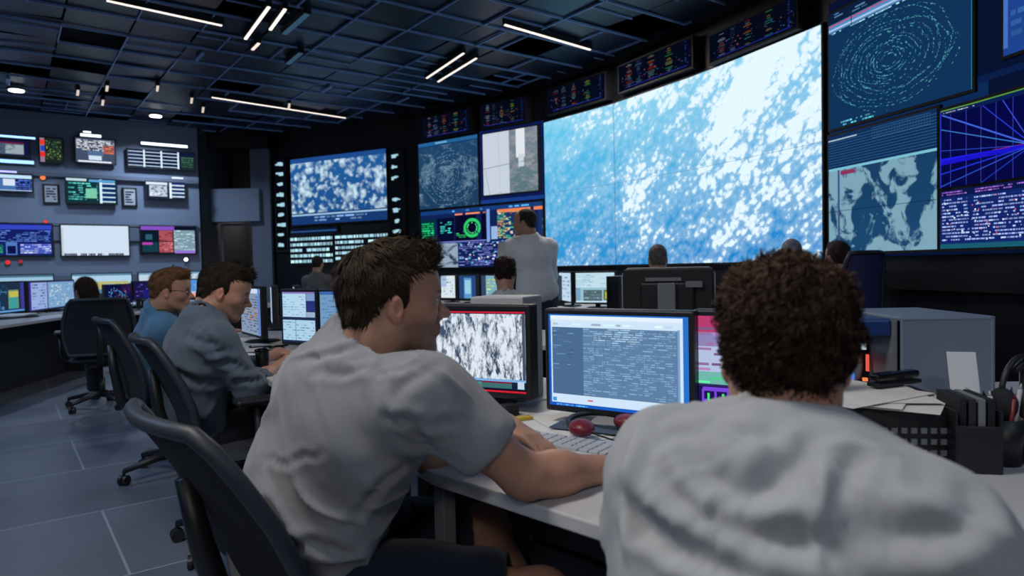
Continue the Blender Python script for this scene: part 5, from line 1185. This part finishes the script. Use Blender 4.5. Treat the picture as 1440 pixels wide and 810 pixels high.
def finish(name, P, Q, root, m, smooth=2, disp=None, cols=None, tone=None):
    P = P.astype(np.float64)
    if smooth: P = smooth_verts(P, Q, smooth)
    N = vnormals(P, Q)
    if disp is not None: P = P+N*disp(P, N)[:, None]
    c = cols(P, N) if cols else None
    return meshobj(name, P-npv(root.location), Q.tolist(), m, root, True, cols=c)
def ribbons(P0, N0, D0, L, wid, segs=5, lift=.3, curl=None, col=None, droop=.0, root=(0, 0, 0)):
    """hair locks: thin tapering ribbons from root points, following directions D0"""
    n = len(P0); T = D0-N0*(D0*N0).sum(1, keepdims=True); T /= np.linalg.norm(T, axis=1, keepdims=True)+1e-9
    S = np.cross(N0, T); pts = []; seedv = rng.random((n, 1))*2*PI; L = np.asarray(L).reshape(-1, 1)*np.ones((n, 1))
    for j in range(segs+1):
        t = j/segs; p = P0+T*L*t+N0*L*(lift*(t-.75*t*t))
        if curl is not None:
            a = seedv+t*curl[1]*2*PI; p = p+(S*np.cos(a)+N0*np.sin(a))*curl[0]-(S*np.cos(seedv)+N0*np.sin(seedv))*curl[0]
        p = p+S*L*.12*np.sin(seedv+t*2.2); p[:, 2] -= droop*(L[:, 0]*t)**1.0*t; pts.append(p)
    V_ = np.zeros((n, (segs+1)*2, 3))
    for j in range(segs+1):
        t = j/segs; wv = wid*(1-.85*t**1.5)*(.6+.8*rng.random((n, 1))) if j == 0 else wv0*(1-.85*t**1.5)
        if j == 0: wv0 = wid*(.6+.8*rng.random((n, 1))); wv = wv0
        tw = .35*np.sin(seedv); V_[:, 2*j] = pts[j]+(S+N0*tw)*wv/2; V_[:, 2*j+1] = pts[j]-(S+N0*tw)*wv/2
    base = (np.arange(n)*(segs+1)*2)[:, None, None]
    q = np.array([[2*j, 2*j+1, 2*j+3, 2*j+2] for j in range(segs)])[None]+base
    C_ = np.repeat(col[:, None, :], (segs+1)*2, 1)
    return V_.reshape(-1, 3), q.reshape(-1, 4), C_.reshape(-1, 4)
def make_hair(H, root, style, col, vox, strands=0, mname='hair'):
    B = Blob(); w, k, R = H.w, H.k, H.R
    E = lambda c, r, kk=.015, cut=False: B.ell(w(*c), [q*k for q in r], R, kk*k, cut)
    thick = {'short': .0, 'curly': .000, 'crop': .0015, 'wavy': .004, 'long': .004}[style]
    E((-.015, 0, .037), (.1005+thick, .077+thick, .0895+thick))
    E((-.058, 0, -.030), (.046+thick, .060+thick, .058), .03)
    if style == 'short':
        E((.026, -.006, .092), (.062, .056, .034), .03); E((.050, 0, .092), (.036, .048, .026), .03)
    if style == 'wavy': E((.020, 0, .100), (.075, .062, .036), .03); E((-.03, 0, .115), (.05, .05, .03), .03)
    if style == 'curly':
        for y in (-1, 1): E((-.05, y*.098, -.085), (.09, .040, .060), .04, True)
        E((-.130, 0, -.095), (.05, .09, .05), .04, True)
        E((.0, 0, .080), (.086, .078, .048), .03); E((-.055, 0, .045), (.058, .078, .066), .03)
    if style in ('short', 'wavy', 'crop'):
        for y in (-1, 1): E((.010, y*.0690, .014), (.011, .0075, .028), .008)
    # hairline
    E((.138, 0, -.018), (.082, .13, .108), .006, True)
    E((.075, 0, -.085), (.078, .13, .088), .006, True)
    if style == 'crop': E((.13, 0, .06), (.07, .12, .06), .006, True)
    for y in (-1, 1): E((-.004, y*.092, -.022), (.021, .024, .036), .006, True)
    B.plane(w(0, 0, {'long': -.3, 'curly': -.078}.get(style, -.094)), tuple(R.astype(float) @ np.array([-.35, 0, -1.0])), .01)
    if style == 'long':
        B.cap(w(-.05, .03, -.02), w(-.085, .02, -.20), .05*k, .035*k, .04); B.cap(w(-.05, -.03, -.02), w(-.085, -.02, -.20), .05*k, .035*k, .04)
    P, Q = B.mesh(vox); P = P.astype(np.float64)
    P = smooth_verts(P, Q, 1); N = vnormals(P, Q)
    q = H.loc(P)
    amp = {'short': .0035, 'curly': .0065, 'crop': .001, 'wavy': .006, 'long': .003}[style]
    if style == 'curly': d = amp*(np.abs(vnoise(q*70))*2-.5+vnoise(q*34))
    else:
        fl = np.stack([q[:, 0]*22, q[:, 1]*85, q[:, 2]*40], 1); d = amp*(vnoise(fl)+.6*vnoise(q*45))
    P = P+N*(d*k)[:, None]
    base = np.array(col); g = (1+.35*vnoise(q*60, 2))[:, None]; top = np.clip((q[:, 2]-.02)/.12, 0, 1)[:, None]  # lighter towards the top: highlights put into the hair colour
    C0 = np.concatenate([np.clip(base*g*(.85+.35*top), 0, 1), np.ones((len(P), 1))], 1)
    VV, QQ, CC = P, Q, C0
    if strands:
        hi = N*0; cen = (P[Q[:, 0]]+P[Q[:, 2]])/2; fn = vnormals(P, Q)[Q[:, 0]]
        sel = rng.integers(0, len(Q), strands); p0 = cen[sel]-fn[sel]*.002; n0 = fn[sel]; ql = H.loc(p0)
        cr = np.array([-.055, .01, .125]); away = ql-cr; away /= np.linalg.norm(away, axis=1, keepdims=True)
        if style in ('short', 'wavy'):
            topm = np.clip((ql[:, 2]-.06)/.04, 0, 1)[:, None]*np.clip((ql[:, 0]+.06)/.05, 0, 1)[:, None]
            f = away*(1-topm)+np.array([.65, -.45, .8])*topm
        else: f = away
        cl = np.stack([vnoise(ql*30+i*50) for i in range(3)], 1); f = f+cl*(.55 if style != 'crop' else .2)
        D = f @ R.astype(float).T
        ln = {'short': .026, 'curly': .015, 'crop': .008, 'wavy': .028, 'long': .06}[style]*k
        side = np.clip((ql[:, 0]+.05)/.03, 0, 1)*np.clip((.035-ql[:, 2])/.02, 0, 1); ln = ln*(1-.88*side)
        ln = ln*(.7+.6*rng.random(strands))*(1+.7*np.clip((ql[:, 2]-.05)/.06, 0, 1)*(style in ('short', 'wavy')))*np.clip(.35+(ql[:, 2]+.07)/.10, .3, 1)
        g = (1+.6*(rng.random((strands, 1))-.5)); tp = np.clip((ql[:, 2]-.03)/.1, 0, 1)[:, None]; cc = np.concatenate([np.clip(base*g*(.85+1.6*tp*rng.random((strands, 1))), 0, 1), np.ones((strands, 1))], 1)  # strands near the top carry the painted highlight too
        curl = (.0055*k, 1.1) if style == 'curly' else None
        rv, rq, rc_ = ribbons(p0, n0, D, ln, .0026*k if style != 'curly' else .0032*k, lift={'crop': .2, 'curly': .5}.get(style, .32), curl=curl, col=cc, droop=.15)
        QQ = np.concatenate([QQ, rq+len(VV)]); VV = np.concatenate([VV, rv]); CC = np.concatenate([CC, rc_])
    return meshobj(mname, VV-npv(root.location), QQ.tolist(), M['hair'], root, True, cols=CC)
def make_eyes(H, root, dirv=None):
    vs, fs, cs = [], [], []; fw = npv(H.R[:, 0]) if dirv is None else npv(V(dirv).normalized())
    for y in (-1, 1):
        c = npv(H.w(.0815, y*.030, .0005)); bm = bmesh.new(); bmesh.ops.create_uvsphere(bm, u_segments=20, v_segments=14, radius=.0121*H.k)
        i0 = len(vs); bm.verts.index_update()
        for v in bm.verts:
            p = npv(v.co); n = p/np.linalg.norm(p); a = n@fw; vs.append(tuple(p+c-npv(root.location)))
            cs.append((.01, .01, .01, 1) if a > .965 else ((.10, .07, .04, 1) if a > .87 else (.72, .68, .64, 1)))
        for f in bm.faces: fs.append(tuple(i0+v.index for v in f.verts))
        bm.free()
    return meshobj('eyes', vs, fs, M['eye'], root, True, cols=cs)
def folds(amp, dirs, pts=(), sc=1.0):
    """cloth folds: long ridges along a direction, stronger near given points"""
    d = V(dirs[0]).normalized(); e = d.orthogonal().normalized(); g = d.cross(e)
    A = np.array([d, e, g])
    def fn(P, N):
        q = P @ A.T; wv = np.stack([vnoise(P*5+3), vnoise(P*5+40), vnoise(P*5+80)], 1)*.05
        q = q+wv; r = vnoise(np.stack([q[:, 0]*3.0*sc, q[:, 1]*14*sc, q[:, 2]*14*sc], 1)); r = 1-np.abs(r)*2.8
        r2 = vnoise(P*9*sc+11); r3 = vnoise(np.stack([q[:, 0]*6*sc, q[:, 1]*34*sc, q[:, 2]*34*sc], 1))
        m = np.full(len(P), .45)
        for c, rad, s in pts: m += s*np.exp(-((P-npv(c))**2).sum(1)/(2*rad*rad))
        return amp*1.7*(np.clip(r, 0, 1)**1.5*1.1+.25*r2+.3*r3)*m
    return fn
def crease_fn(creases):
    """named cloth folds: each a line over the surface, pressed in with a soft ridge on both sides"""
    F_, R_, U_ = npv(cF), npv(cR), npv(cU)
    def fn(P, N):
        q = P-np.array([0, 0, CAM_H]); z = q@F_; sx = 720+960*(q@R_)/z; sy = 405-960*(q@U_)/z; out = np.zeros(len(P))
        front = (N*q).sum(1) < 0
        for pts, depth, wid in creases:
            L = []
            for (a, b) in zip(pts, pts[1:]):
                n = max(2, int(math.dist(a, b)/7)); L += [(a[0]+(b[0]-a[0])*i/n, a[1]+(b[1]-a[1])*i/n) for i in range(n)]
            L.append(pts[-1]); S = []
            for i, (x, y) in enumerate(L):
                d2 = (sx-x)**2+(sy-y)**2; c = np.where((d2 < 90) & front)[0]
                if len(c): j = c[np.argmin(z[c])]; S.append((P[j], math.sin(PI*(i+.7)/(len(L)+.4))**.6))
            if not S: continue
            best = np.full(len(P), 9.0); tp = np.zeros(len(P))
            for p, t in S:
                d = np.sqrt(((P-p)**2).sum(1)); m = d < best; best[m] = d[m]; tp[m] = t
            out += tp*depth*(-np.exp(-(best/wid)**2)+.7*np.exp(-((best-1.9*wid)/(wid*1.1))**2))
        return out
    return fn
def person(name, label, head, neck, chest, belly, pelvis, shR, elR, wrR, shL, elL, wrL, handR=None, handL=None, hipw=.09, knR=None, knL=None, anR=None, anL=None,
           shirt='short', shirt_col=(.4, .42, .45), trouser_col=(.02, .025, .04), shorts=False, hair='short', hair_col=(.03, .02, .015), strands=0, vox=.006, cvox=.009, hvox=.0035,
           beard=0, face=True, group=None, fold=.004, fold_pts=(), k=1.0, collar='crew', fwd=None, tone=SKIN, shoe=True, gap=.012, torso_scale=1.0, base=None, shirt_name='shirt', eyes=True, fold_dir=(.3, 0, 1), trouser_name=None, creases=(), trap=1.0):
    neck, chest, belly, pelvis = V(neck), V(chest), V(belly), V(pelvis); shR, elR, wrR, shL, elL, wrL = map(V, (shR, elR, wrR, shL, elL, wrL))
    root = thing('person', label, 'person', base or (pelvis.x, pelvis.y, 0), 0, group)
    parts = []
    B = Blob(); head.flesh(B, face); hn = V(head.w(-.040, 0, -.075)); B.cap(hn, neck, .056*k, .053*k, .03); B.cap(neck, neck.lerp(chest, .3), .050*k, .036*k, .02)
    parts.append(B.mesh(hvox))
    for (sh, el, wr, hd) in ((shR, elR, wrR, handR), (shL, elL, wrL, handL)):
        B = Blob(); arm_flesh(B, sh, el, wr, k)
        if hd: hand(B, wr, *hd)
        parts.append(B.mesh(vox if not hd else min(vox, .0045)))
    hipL = V(pelvis); sideR = (shR-shL); sideR.z = 0; sideR.normalize()
    hR = pelvis+sideR*hipw; hL = pelvis-sideR*hipw
    B = Blob(); B.cap(neck.lerp(chest, .5), chest, .05*k, .09*k, .03); B.cap(chest, belly, .10*k, .09*k, .05); B.cap(belly, pelvis, .09*k, .10*k, .05); B.cap(shR, shL, .036*k, .036*k, .03)
    if knR is not None:
        for h, kn, an in ((hR, V(knR), V(anR)), (hL, V(knL), V(anL))):
            B.cap(h, h.lerp(kn, .5), .085*k, .068*k, .04); B.cap(h.lerp(kn, .5), kn, .068*k, .052*k, .04); B.ell(kn, (.056*k, .056*k, .056*k), None, .03)
            B.cap(kn, kn.lerp(an, .35), .050*k, .056*k, .03); B.cap(kn.lerp(an, .35), an, .056*k, .036*k, .03)
    parts.append(B.mesh(max(vox, .008)))
    P, Q = merge(parts)
    finish('body', P, Q, root, M['skin'], 1 if hvox > .003 else 2, None, lambda P, N: paint_skin(P, N, head, tone, beard))
    if eyes and face: make_eyes(head, root)
    make_hair(head, root, hair, hair_col, hvox*1.2, strands)
    # shirt
    f = V(fwd) if fwd is not None else sideR.cross(V((0, 0, 1)))*-1
    ts = torso_scale
    def tors(B, g):
        ax = (neck-chest).normalized(); R1 = rotm((f-ax*f.dot(ax)), ax); ax2 = (chest-pelvis).normalized(); R2 = rotm((f-ax2*f.dot(ax2)), ax2)
        B.ell(chest, ((.112+g)*ts*k, (.158+g)*ts*k, (.175)*k), R1, .07)
        B.ell(belly, ((.108+g)*ts*k, (.150+g)*ts*k, .16*k), R2, .08)
        B.ell(pelvis+V((0, 0, .03)), ((.125+g)*ts*k, (.165+g)*ts*k, .12*k), R2, .08)
        B.cap(shR, shL, (.044+g)*k, (.044+g)*k, .07)
        B.cap(neck.lerp(chest, .15), chest.lerp(shR, .75), (.048+g)*k*trap, (.056+g)*k, .06); B.cap(neck.lerp(chest, .15), chest.lerp(shL, .75), (.048+g)*k*trap, (.056+g)*k, .06)
        B.cap(neck-(neck-chest).normalized()*.02, chest, (.058+g)*k, .09*k, .05)
    B = Blob(); tors(B, gap)
    frac = {'short': .54, 'rolled': 1.28, 'long': 1.9, 'tee': .55}[shirt]
    hems = []
    for sh, el, wr in ((shR, elR, wrR), (shL, elL, wrL)):
        if frac <= 1:
            e = sh.lerp(el, frac); B.cap(sh, e, (.053+gap)*k, (.056+gap*1.2)*k, .045); hems.append((e, (el-sh).normalized(), .050*k))
        else:
            B.cap(sh, el, (.058+gap)*k, (.050+gap)*k, .045); e = el.lerp(wr, frac-1); B.cap(el, e, (.050+gap)*k, ((.046 if frac < 1.5 else .034)+gap*.8)*k, .02); hems.append((e, (wr-el).normalized(), (.044 if frac < 1.5 else .030)*k))
            if frac < 1.5: B.torus(e-(wr-el).normalized()*.012, (wr-el), (.047+gap*.5)*k, .0095*k, .008)
    # open the sleeve ends: cut the rounded tip flat, then hollow it a little
    for e, d, r in hems:
        e = V(e); d = V(d); B.ell(e+d*(.10*k+.0), (.10*k, .10*k, .10*k), None, .004, True); B.cap(e-d*.05, e+d*.05, r+.006, r+.007, .004, True)
    # neckline
    nd = (hn-neck).normalized(); nc = neck+nd*.022*k
    if collar == 'crew': B.torus(nc-nd*.004, nd+f*.2, .066*k, .0085*k, .005)
    if collar == 'shirt': B.torus(nc-nd*.000, nd+f*.15, .066*k, .013*k, .010); B.torus(nc-nd*.018, nd+f*.15, .076*k, .010*k, .012)
    B.cap(nc, nc+nd*.08, .061*k, .060*k, .004, True); B.ell(nc+nd*.078, (.063*k, .063*k, .066*k), rotm(f-nd*f.dot(nd), nd), .006, True)
    P, Q = B.mesh(cvox)
    cm = cloth_mat('%s_fabric' % shirt_name, (*shirt_col, 1))
    ff_, cf_ = folds(fold, (fold_dir,), fold_pts), crease_fn(creases)
    finish(shirt_name, P, Q, root, cm, 2, lambda P, N: ff_(P, N)+cf_(P, N))
    # trousers
    if knR is not None:
        B = Blob(); g = gap+.004; B.ell(pelvis+V((0, 0, -.01)), (.135*k, .175*k, .10*k), rotm(f, (0, 0, 1)), .05)
        for h, kn, an in ((hR, V(knR), V(anR)), (hL, V(knL), V(anL))):
            e = h.lerp(kn, .80) if shorts else kn
            B.cap(h, h.lerp(kn, .5), (.092+g)*k, (.074+g*1.2)*k, .04); B.cap(h.lerp(kn, .5), e, (.074+g*1.2)*k, ((.068 if shorts else .060)+g*1.3)*k, .03)
            if shorts:
                d = (kn-h).normalized(); B.ell(e+d*.13, (.13, .13, .13), None, .004, True); B.cap(e-d*.05, e+d*.05, .066*k, .066*k, .004, True)
            else: B.cap(kn, an+V((0, 0, .03)), (.058+g)*k, (.046+g)*k, .03)
        P, Q = B.mesh(cvox); finish(trouser_name or ('shorts' if shorts else 'trousers'), P, Q, root, cloth_mat('dark_cotton', (*trouser_col, 1)), 2, folds(.004, ((0, 1, .2),)))
        if shoe:
            for kn, an in ((V(knR), V(anR)), (V(knL), V(anL))):
                B = Blob(); fr = f.copy(); fr.z = 0; fr.normalize(); a = V((an.x, an.y, 0)); B.cap(a+V((0, 0, .045))-fr*.03, a+V((0, 0, .035))+fr*.16, .042*k, .036*k, .03); B.cap(a+V((0, 0, .05)), a+V((0, 0, .10)), .042*k, .045*k, .03); B.plane((a.x, a.y, .002), (0, 0, -1))
                P, Q = B.mesh(.008); finish('shoe', P, Q, root, M['dark'], 1)
    return root
# ---- nearest man: grey T-shirt, shorts, forearms on the desk, looking right
f1 = V((.93, .36, -.03)); u1 = V((-.02, .0, 1))
H1 = Head(W(551, 425, 1.40), f1, u1, .97)
sR, eR, wR = W(600, 556, 1.24), W(738, 670, 1.29), W(868, 658, 1.42); sL, eL, wL = W(540, 545, 1.60), W(606, 640, 1.56), W(712, 597, 1.66)
P1 = person('m1', 'man in a heather grey T-shirt looking right with his forearms on the desk', H1, W(507, 488, 1.42), W(494, 582, 1.43), W(444, 690, 1.45), W(428, 795, 1.50),
  sR, eR, wR, sL, eL, wL, handR=((V((.75, .35, -.05))), (0, 0, -1), 1, .35), handL=(W(785, 636, 1.55)-W(712, 597, 1.66), (-.1, -.1, -1), -1, .28),
  knR=W(762, 842, 1.36), knL=W(684, 742, 1.76), anR=V((.22, 1.50, .09)), anL=V((.05, 1.92, .09)), shirt='short', shirt_col=(.27, .285, .31), trouser_col=(.012, .018, .034), shorts=True,
  hair='short', hair_col=(.034, .023, .015), strands=11000, vox=.004, cvox=.006, hvox=.0024, beard=.7, fwd=V((.80, .58, 0)), fold=.010,
  fold_pts=((W(585, 610, 1.32), .07, .9), (W(470, 500, 1.40), .06, .7), (W(420, 740, 1.42), .12, .5)), fold_dir=(-.5, .1, .8), shirt_name='t_shirt', torso_scale=1.24, eyes=True,
  creases=[([(426, 500), (455, 496), (500, 486)], .008, .010), ([(440, 522), (480, 520), (530, 512)], .004, .008), ([(548, 548), (580, 522), (625, 505)], .005, .012), ([(560, 590), (610, 606), (668, 592)], .004, .009),
   ([(602, 640), (575, 605), (535, 590)], .007, .012), ([(596, 665), (572, 710), (556, 770)], .008, .012), ([(585, 650), (540, 680), (500, 740)], .006, .011), ([(360, 640), (400, 650), (450, 640)], .003, .008), ([(380, 780), (430, 770), (500, 790)], .008, .012), ([(520, 520), (560, 516), (600, 500)], .004, .007)])
bm = bmesh.new(); q = wR.lerp(eR, .06); ax_ = (eR-wR).normalized(); s_ = ax_.orthogonal().normalized(); t_ = ax_.cross(s_)
tube(bm, [q+s_*.031*math.cos(a)+t_*.031*math.sin(a) for a in [2*PI*k/24 for k in range(24)]], .0035, 6, closed=True)
tag(bmobj('bracelet', bm, M['dark'], None, True), 'thin dark bracelet on the right wrist of the man in the grey T-shirt', 'bracelet')
# ---- man seen from behind, curly hair, pale shirt
H2 = Head(W(1103, 499, .91), V((.33, .94, -.06)), V((0, -.05, 1)), .955)
P2 = person('m2', 'curly haired man seen from behind in a pale grey long sleeved shirt', H2, W(1098, 655, .85), W(1096, 755, .82), W(1090, 900, .80), W(1080, 1090, .82),
  W(1318, 762, .72), W(1460, 905, .80), W(1400, 800, 1.12), W(942, 672, .86), W(925, 820, .92), W(1010, 790, 1.18), handR=(V((-.2, .95, 0)), (0, 0, -1), 1, .4), handL=(V((.25, .95, 0)), (0, 0, -1), -1, .4),
  knR=V((.72, 1.15, .52)), knL=V((.45, 1.30, .52)), anR=V((.75, 1.25, .09)), anL=V((.45, 1.45, .09)), shirt='long', shirt_col=(.42, .44, .46), trouser_col=(.02, .025, .035),
  hair='curly', hair_col=(.045, .026, .017), strands=9000, vox=.007, cvox=.0065, hvox=.0035, face=True, eyes=False, fwd=V((.36, .93, 0)), fold=.0055, collar='crew',
  fold_pts=((W(1010, 650, .78), .07, 1.2), (W(1180, 680, .76), .07, .8), (W(900, 720, .84), .08, .6)), fold_dir=(.9, .1, -.35), torso_scale=1.15, shirt_name='shirt', trap=.8,
  creases=[([(972, 628), (990, 665), (1020, 692), (1050, 698), (1100, 658), (1160, 622)], .013, .016), ([(918, 655), (950, 695), (990, 728), (1040, 746), (1108, 752), (1190, 768)], .013, .013), ([(868, 690), (905, 735), (960, 768), (1040, 800)], .013, .013),
   ([(1208, 628), (1190, 660), (1172, 686)], .006, .010), ([(1366, 676), (1374, 712), (1335, 742), (1265, 752), (1200, 738)], .010, .014), ([(1000, 590), (1030, 605), (1090, 612)], .006, .009), ([(900, 640), (940, 605), (1000, 600)], .004, .010)])
# ---- man in grey-blue shirt at the left, typing
H3 = Head(W(315, 411, 2.93), V((.91, .30, -.32)), V((.30, .15, .95)), .98)
P3 = person('m3', 'man in a grey-blue shirt with rolled sleeves bent over a keyboard', H3, W(287, 445, 2.87), W(280, 500, 2.90), W(268, 560, 2.92), W(278, 612, 3.0),
  W(306, 478, 2.80), W(352, 546, 2.86), W(408, 505, 3.20), W(288, 470, 3.10), W(345, 525, 3.30), W(392, 496, 3.50), handR=(V((.6, .75, -.05)), (0, 0, -1), 1, .4), handL=(V((.75, .2, -.05)), (0, 0, -1), -1, .4),
  knR=V((-.98, 3.30, .50)), knL=V((-1.18, 3.45, .50)), anR=V((-.95, 3.42, .09)), anL=V((-1.1, 3.60, .09)), shirt='rolled', shirt_col=(.10, .135, .185), trouser_col=(.012, .016, .024),
  hair='short', hair_col=(.020, .014, .010), strands=4500, vox=.006, cvox=.009, hvox=.004, beard=.35, fwd=V((.72, .69, 0)), fold=.007, collar='crew', fold_dir=(.5, .2, -.8),
  fold_pts=((W(340, 530, 2.86), .1, .6),), torso_scale=1.1,
  creases=[([(255, 470), (290, 478), (330, 500)], .012, .016), ([(300, 520), (330, 512), (360, 520)], .012, .014), ([(330, 545), (355, 538), (378, 528)], .010, .012), ([(225, 520), (260, 540), (310, 545)], .012, .018), ([(280, 455), (300, 470), (310, 500)], .010, .014)])
# ---- man in blue shirt with glasses
H4 = Head(W(240, 409, 3.80), V((.94, .26, -.10)), V((.08, .0, 1)), .98)
P4 = person('m4', 'man with glasses and short ginger hair in a bright blue shirt', H4, W(222, 437, 3.80), W(224, 486, 3.86), W(222, 530, 3.92), W(222, 570, 4.0),
  W(232, 462, 3.72), W(262, 505, 3.86), W(300, 478, 4.25), W(222, 460, 4.05), W(270, 498, 4.3), W(318, 466, 4.62), handR=(V((.5, .8, 0)), (0, 0, -1), 1, .4), handL=(V((.6, .5, 0)), (0, 0, -1), -1, .4),
  knR=V((-1.72, 4.28, .50)), knL=V((-1.9, 4.4, .50)), anR=V((-1.7, 4.38, .09)), anL=V((-1.85, 4.5, .09)), shirt='long', shirt_col=(.075, .20, .34), trouser_col=(.015, .02, .03),
  hair='short', hair_col=(.13, .065, .03), strands=3000, vox=.008, cvox=.010, hvox=.005, face=True, fwd=V((.68, .73, 0)), fold=.006, collar='shirt', torso_scale=1.05)
def glasses(H, root):
    bm = bmesh.new()
    for y in (-1, 1):
        tube(bm, [V(H.w(.094-.004*abs(math.cos(a)), y*(.033+.021*math.cos(a)), .001+.015*math.sin(a))) for a in [2*PI*k/18 for k in range(18)]], .0014, 6, closed=True)
        tube(bm, [V(H.w(.092, y*.054, .006)), V(H.w(.04, y*.071, .008)), V(H.w(-.005, y*.079, .006)), V(H.w(-.02, y*.079, -.012))], .0016, 6)
    tube(bm, [V(H.w(.094, -.012, .004)), V(H.w(.101, 0, .008)), V(H.w(.094, .012, .004))], .0014, 6)
    for v in bm.verts: v.co -= root.location
    o = bmobj('spectacles', bm, M['blackgloss'], None, True); o.location = root.location; return tag(o, 'thin dark spectacles worn by the man in blue', 'glasses')
glasses(H4, P4)
# lanyard of the man in blue
bm = bmesh.new(); nk = W(222, 437, 3.80); ps = []
for a in [2*PI*k/24 for k in range(24)]:
    ps.append(nk+V((.68, .73, 0))*(.085*math.cos(a)+.02)+V((.73, -.68, 0))*(.088*math.sin(a))+V((0, 0, .01-.035*max(0, math.cos(a)))))
tube(bm, ps, .0055, 6, closed=True); o = bmobj('lanyard', bm, mat('olive_ribbon', rgb(86, 88, 60), .8), None, True); tag(o, 'olive lanyard round the neck of the man in blue', 'lanyard')
# ---- woman with long hair far left
H5 = Head(W(120, 409, 6.0), V((-.86, .5, -.12)), V((-.05, 0, 1)), .95)
n5 = W(128, 430, 6.0)
P5 = person('m5', 'woman with long brown hair facing the screens at the left', H5, n5, n5+V((0, .03, -.17)), n5+V((.02, .04, -.38)), V((n5.x-.02, n5.y+.08, .57)),
  n5+V((.14, .09, -.09)), n5+V((.14, .22, -.33)), n5+V((-.02, .42, -.30)), n5+V((-.16, .0, -.09)), n5+V((-.22, .14, -.33)), n5+V((-.30, .38, -.30)), handR=(V((-.4, .9, 0)), (0, 0, -1), 1, .4), handL=(V((-.4, .9, 0)), (0, 0, -1), -1, .4),
  knR=V((n5.x-.05, n5.y+.5, .5)), knL=V((n5.x-.28, n5.y+.43, .5)), anR=V((n5.x-.05, n5.y+.55, .09)), anL=V((n5.x-.3, n5.y+.48, .09)), shirt='long', shirt_col=(.04, .02, .03), trouser_col=(.02, .022, .03),
  hair='long', hair_col=(.030, .017, .012), strands=1500, vox=.010, cvox=.012, hvox=.006, fwd=V((-.40, .92, 0)), k=.92, fold=.004)
# ---- standing man in white shirt
H6 = Head(W(738, 313, 6.15), V((-.93, .36, .0)), V((0, 0, 1)), .98)
n6 = W(745, 334, 6.15); g6 = V((n6.x, n6.y, 0)); f6 = V((-.35, .94, 0)); r6 = V((.94, .35, 0))
def o6(r, f, z): return g6+r6*r+f6*f+V((0, 0, z))
P6 = person('m6', 'man standing in a white dress shirt before the left video wall', H6, n6, o6(.02, 0, 1.27), o6(.05, 0, 1.04), o6(.07, .02, .90),
  o6(.20, .02, 1.36), o6(.24, .10, 1.08), o6(.16, .32, 1.02), o6(-.17, .02, 1.36), o6(-.20, .12, 1.08), o6(-.10, .32, 1.06), handR=(f6, (0, 0, -1), 1, .5), handL=(f6, (0, 0, -1), -1, .5),
  knR=o6(.15, .04, .48), knL=o6(-.03, .05, .48), anR=o6(.16, 0, .09), anL=o6(-.05, 0, .09), shirt='long', shirt_col=(.80, .82, .84), trouser_col=(.03, .055, .10),
  hair='crop', hair_col=(.035, .03, .028), strands=1200, vox=.010, cvox=.012, hvox=.006, fwd=f6, fold=.006, collar='shirt', torso_scale=1.12)
# white paper the standing man holds up
p = W(708, 352, 6.05); bm = bmesh.new(); bx(bm, (0, 0, 0), (.10, .004, .14)); o = bmobj('paper_sheet', bm, M['paper']); o.location = p; o.rotation_euler = (0, .08, .1); 
o6h = p
tag(o, 'upright white card beside the standing man', 'paper')
# ---- heads in the rows before the video wall
def seated(label, px, py, d, f, hair, hcol, scol, shirt='long', k=.97, tone=SKIN, strands=600, lean=0, face=True):
    H = Head(W(px, py, d), f, (0, 0, 1), k); ff = V((f[0], f[1], 0)).normalized(); r = V((ff.y, -ff.x, 0)); c = V(H.w(-.05, 0, -.155)); g = V((c.x, c.y, 0)); z = c.z
    o = lambda a, b, zz: g+r*a+ff*b+V((0, 0, zz))
    return person('s', label, H, c, o(0, .01, z-.17), o(0, 0, z-.36), o(0, .0, max(.57, z-.55)), o(.17, .02, z-.09), o(.22, .12, z-.34), o(.12, .36, z-.27 if z-.27 > .77 else .78), o(-.17, .02, z-.09), o(-.22, .12, z-.34), o(-.12, .36, .78 if z-.27 < .77 else z-.27),
      handR=(ff, (0, 0, -1), 1, .4), handL=(ff, (0, 0, -1), -1, .4), knR=o(.12, .45, .5), knL=o(-.12, .45, .5), anR=o(.12, .5, .09), anL=o(-.12, .5, .09), shirt=shirt, shirt_col=scol, hair=hair, hair_col=hcol, strands=strands,
      vox=.011, cvox=.013, hvox=.006, fwd=ff, fold=.004, k=k, tone=tone, eyes=False, face=face)
seated('dark haired person seated in front of the standing man, seen from behind', 710, 385, 5.1, (.0, 1, 0), 'curly', (.022, .014, .012), (.55, .58, .60))
seated('man with cropped grey hair seated before the giant cloud screen', 925, 364, 5.7, (.15, .98, 0), 'crop', (.16, .13, .12), (.30, .32, .36))
seated('grey haired person whose head rises just over the curly haired man', 1113, 358, 5.3, (.3, .95, 0), 'crop', (.25, .26, .30), (.10, .12, .16))
seated('dark haired person seated at the right in the violet backed chair', 1178, 362, 5.15, (-.1, 1, 0), 'short', (.03, .02, .018), (.08, .09, .12))
seated('person in a grey top seated at the dark far wall', 447, 371, 10.2, (.15, 1, 0), 'crop', (.03, .022, .02), (.13, .13, .14), strands=0)
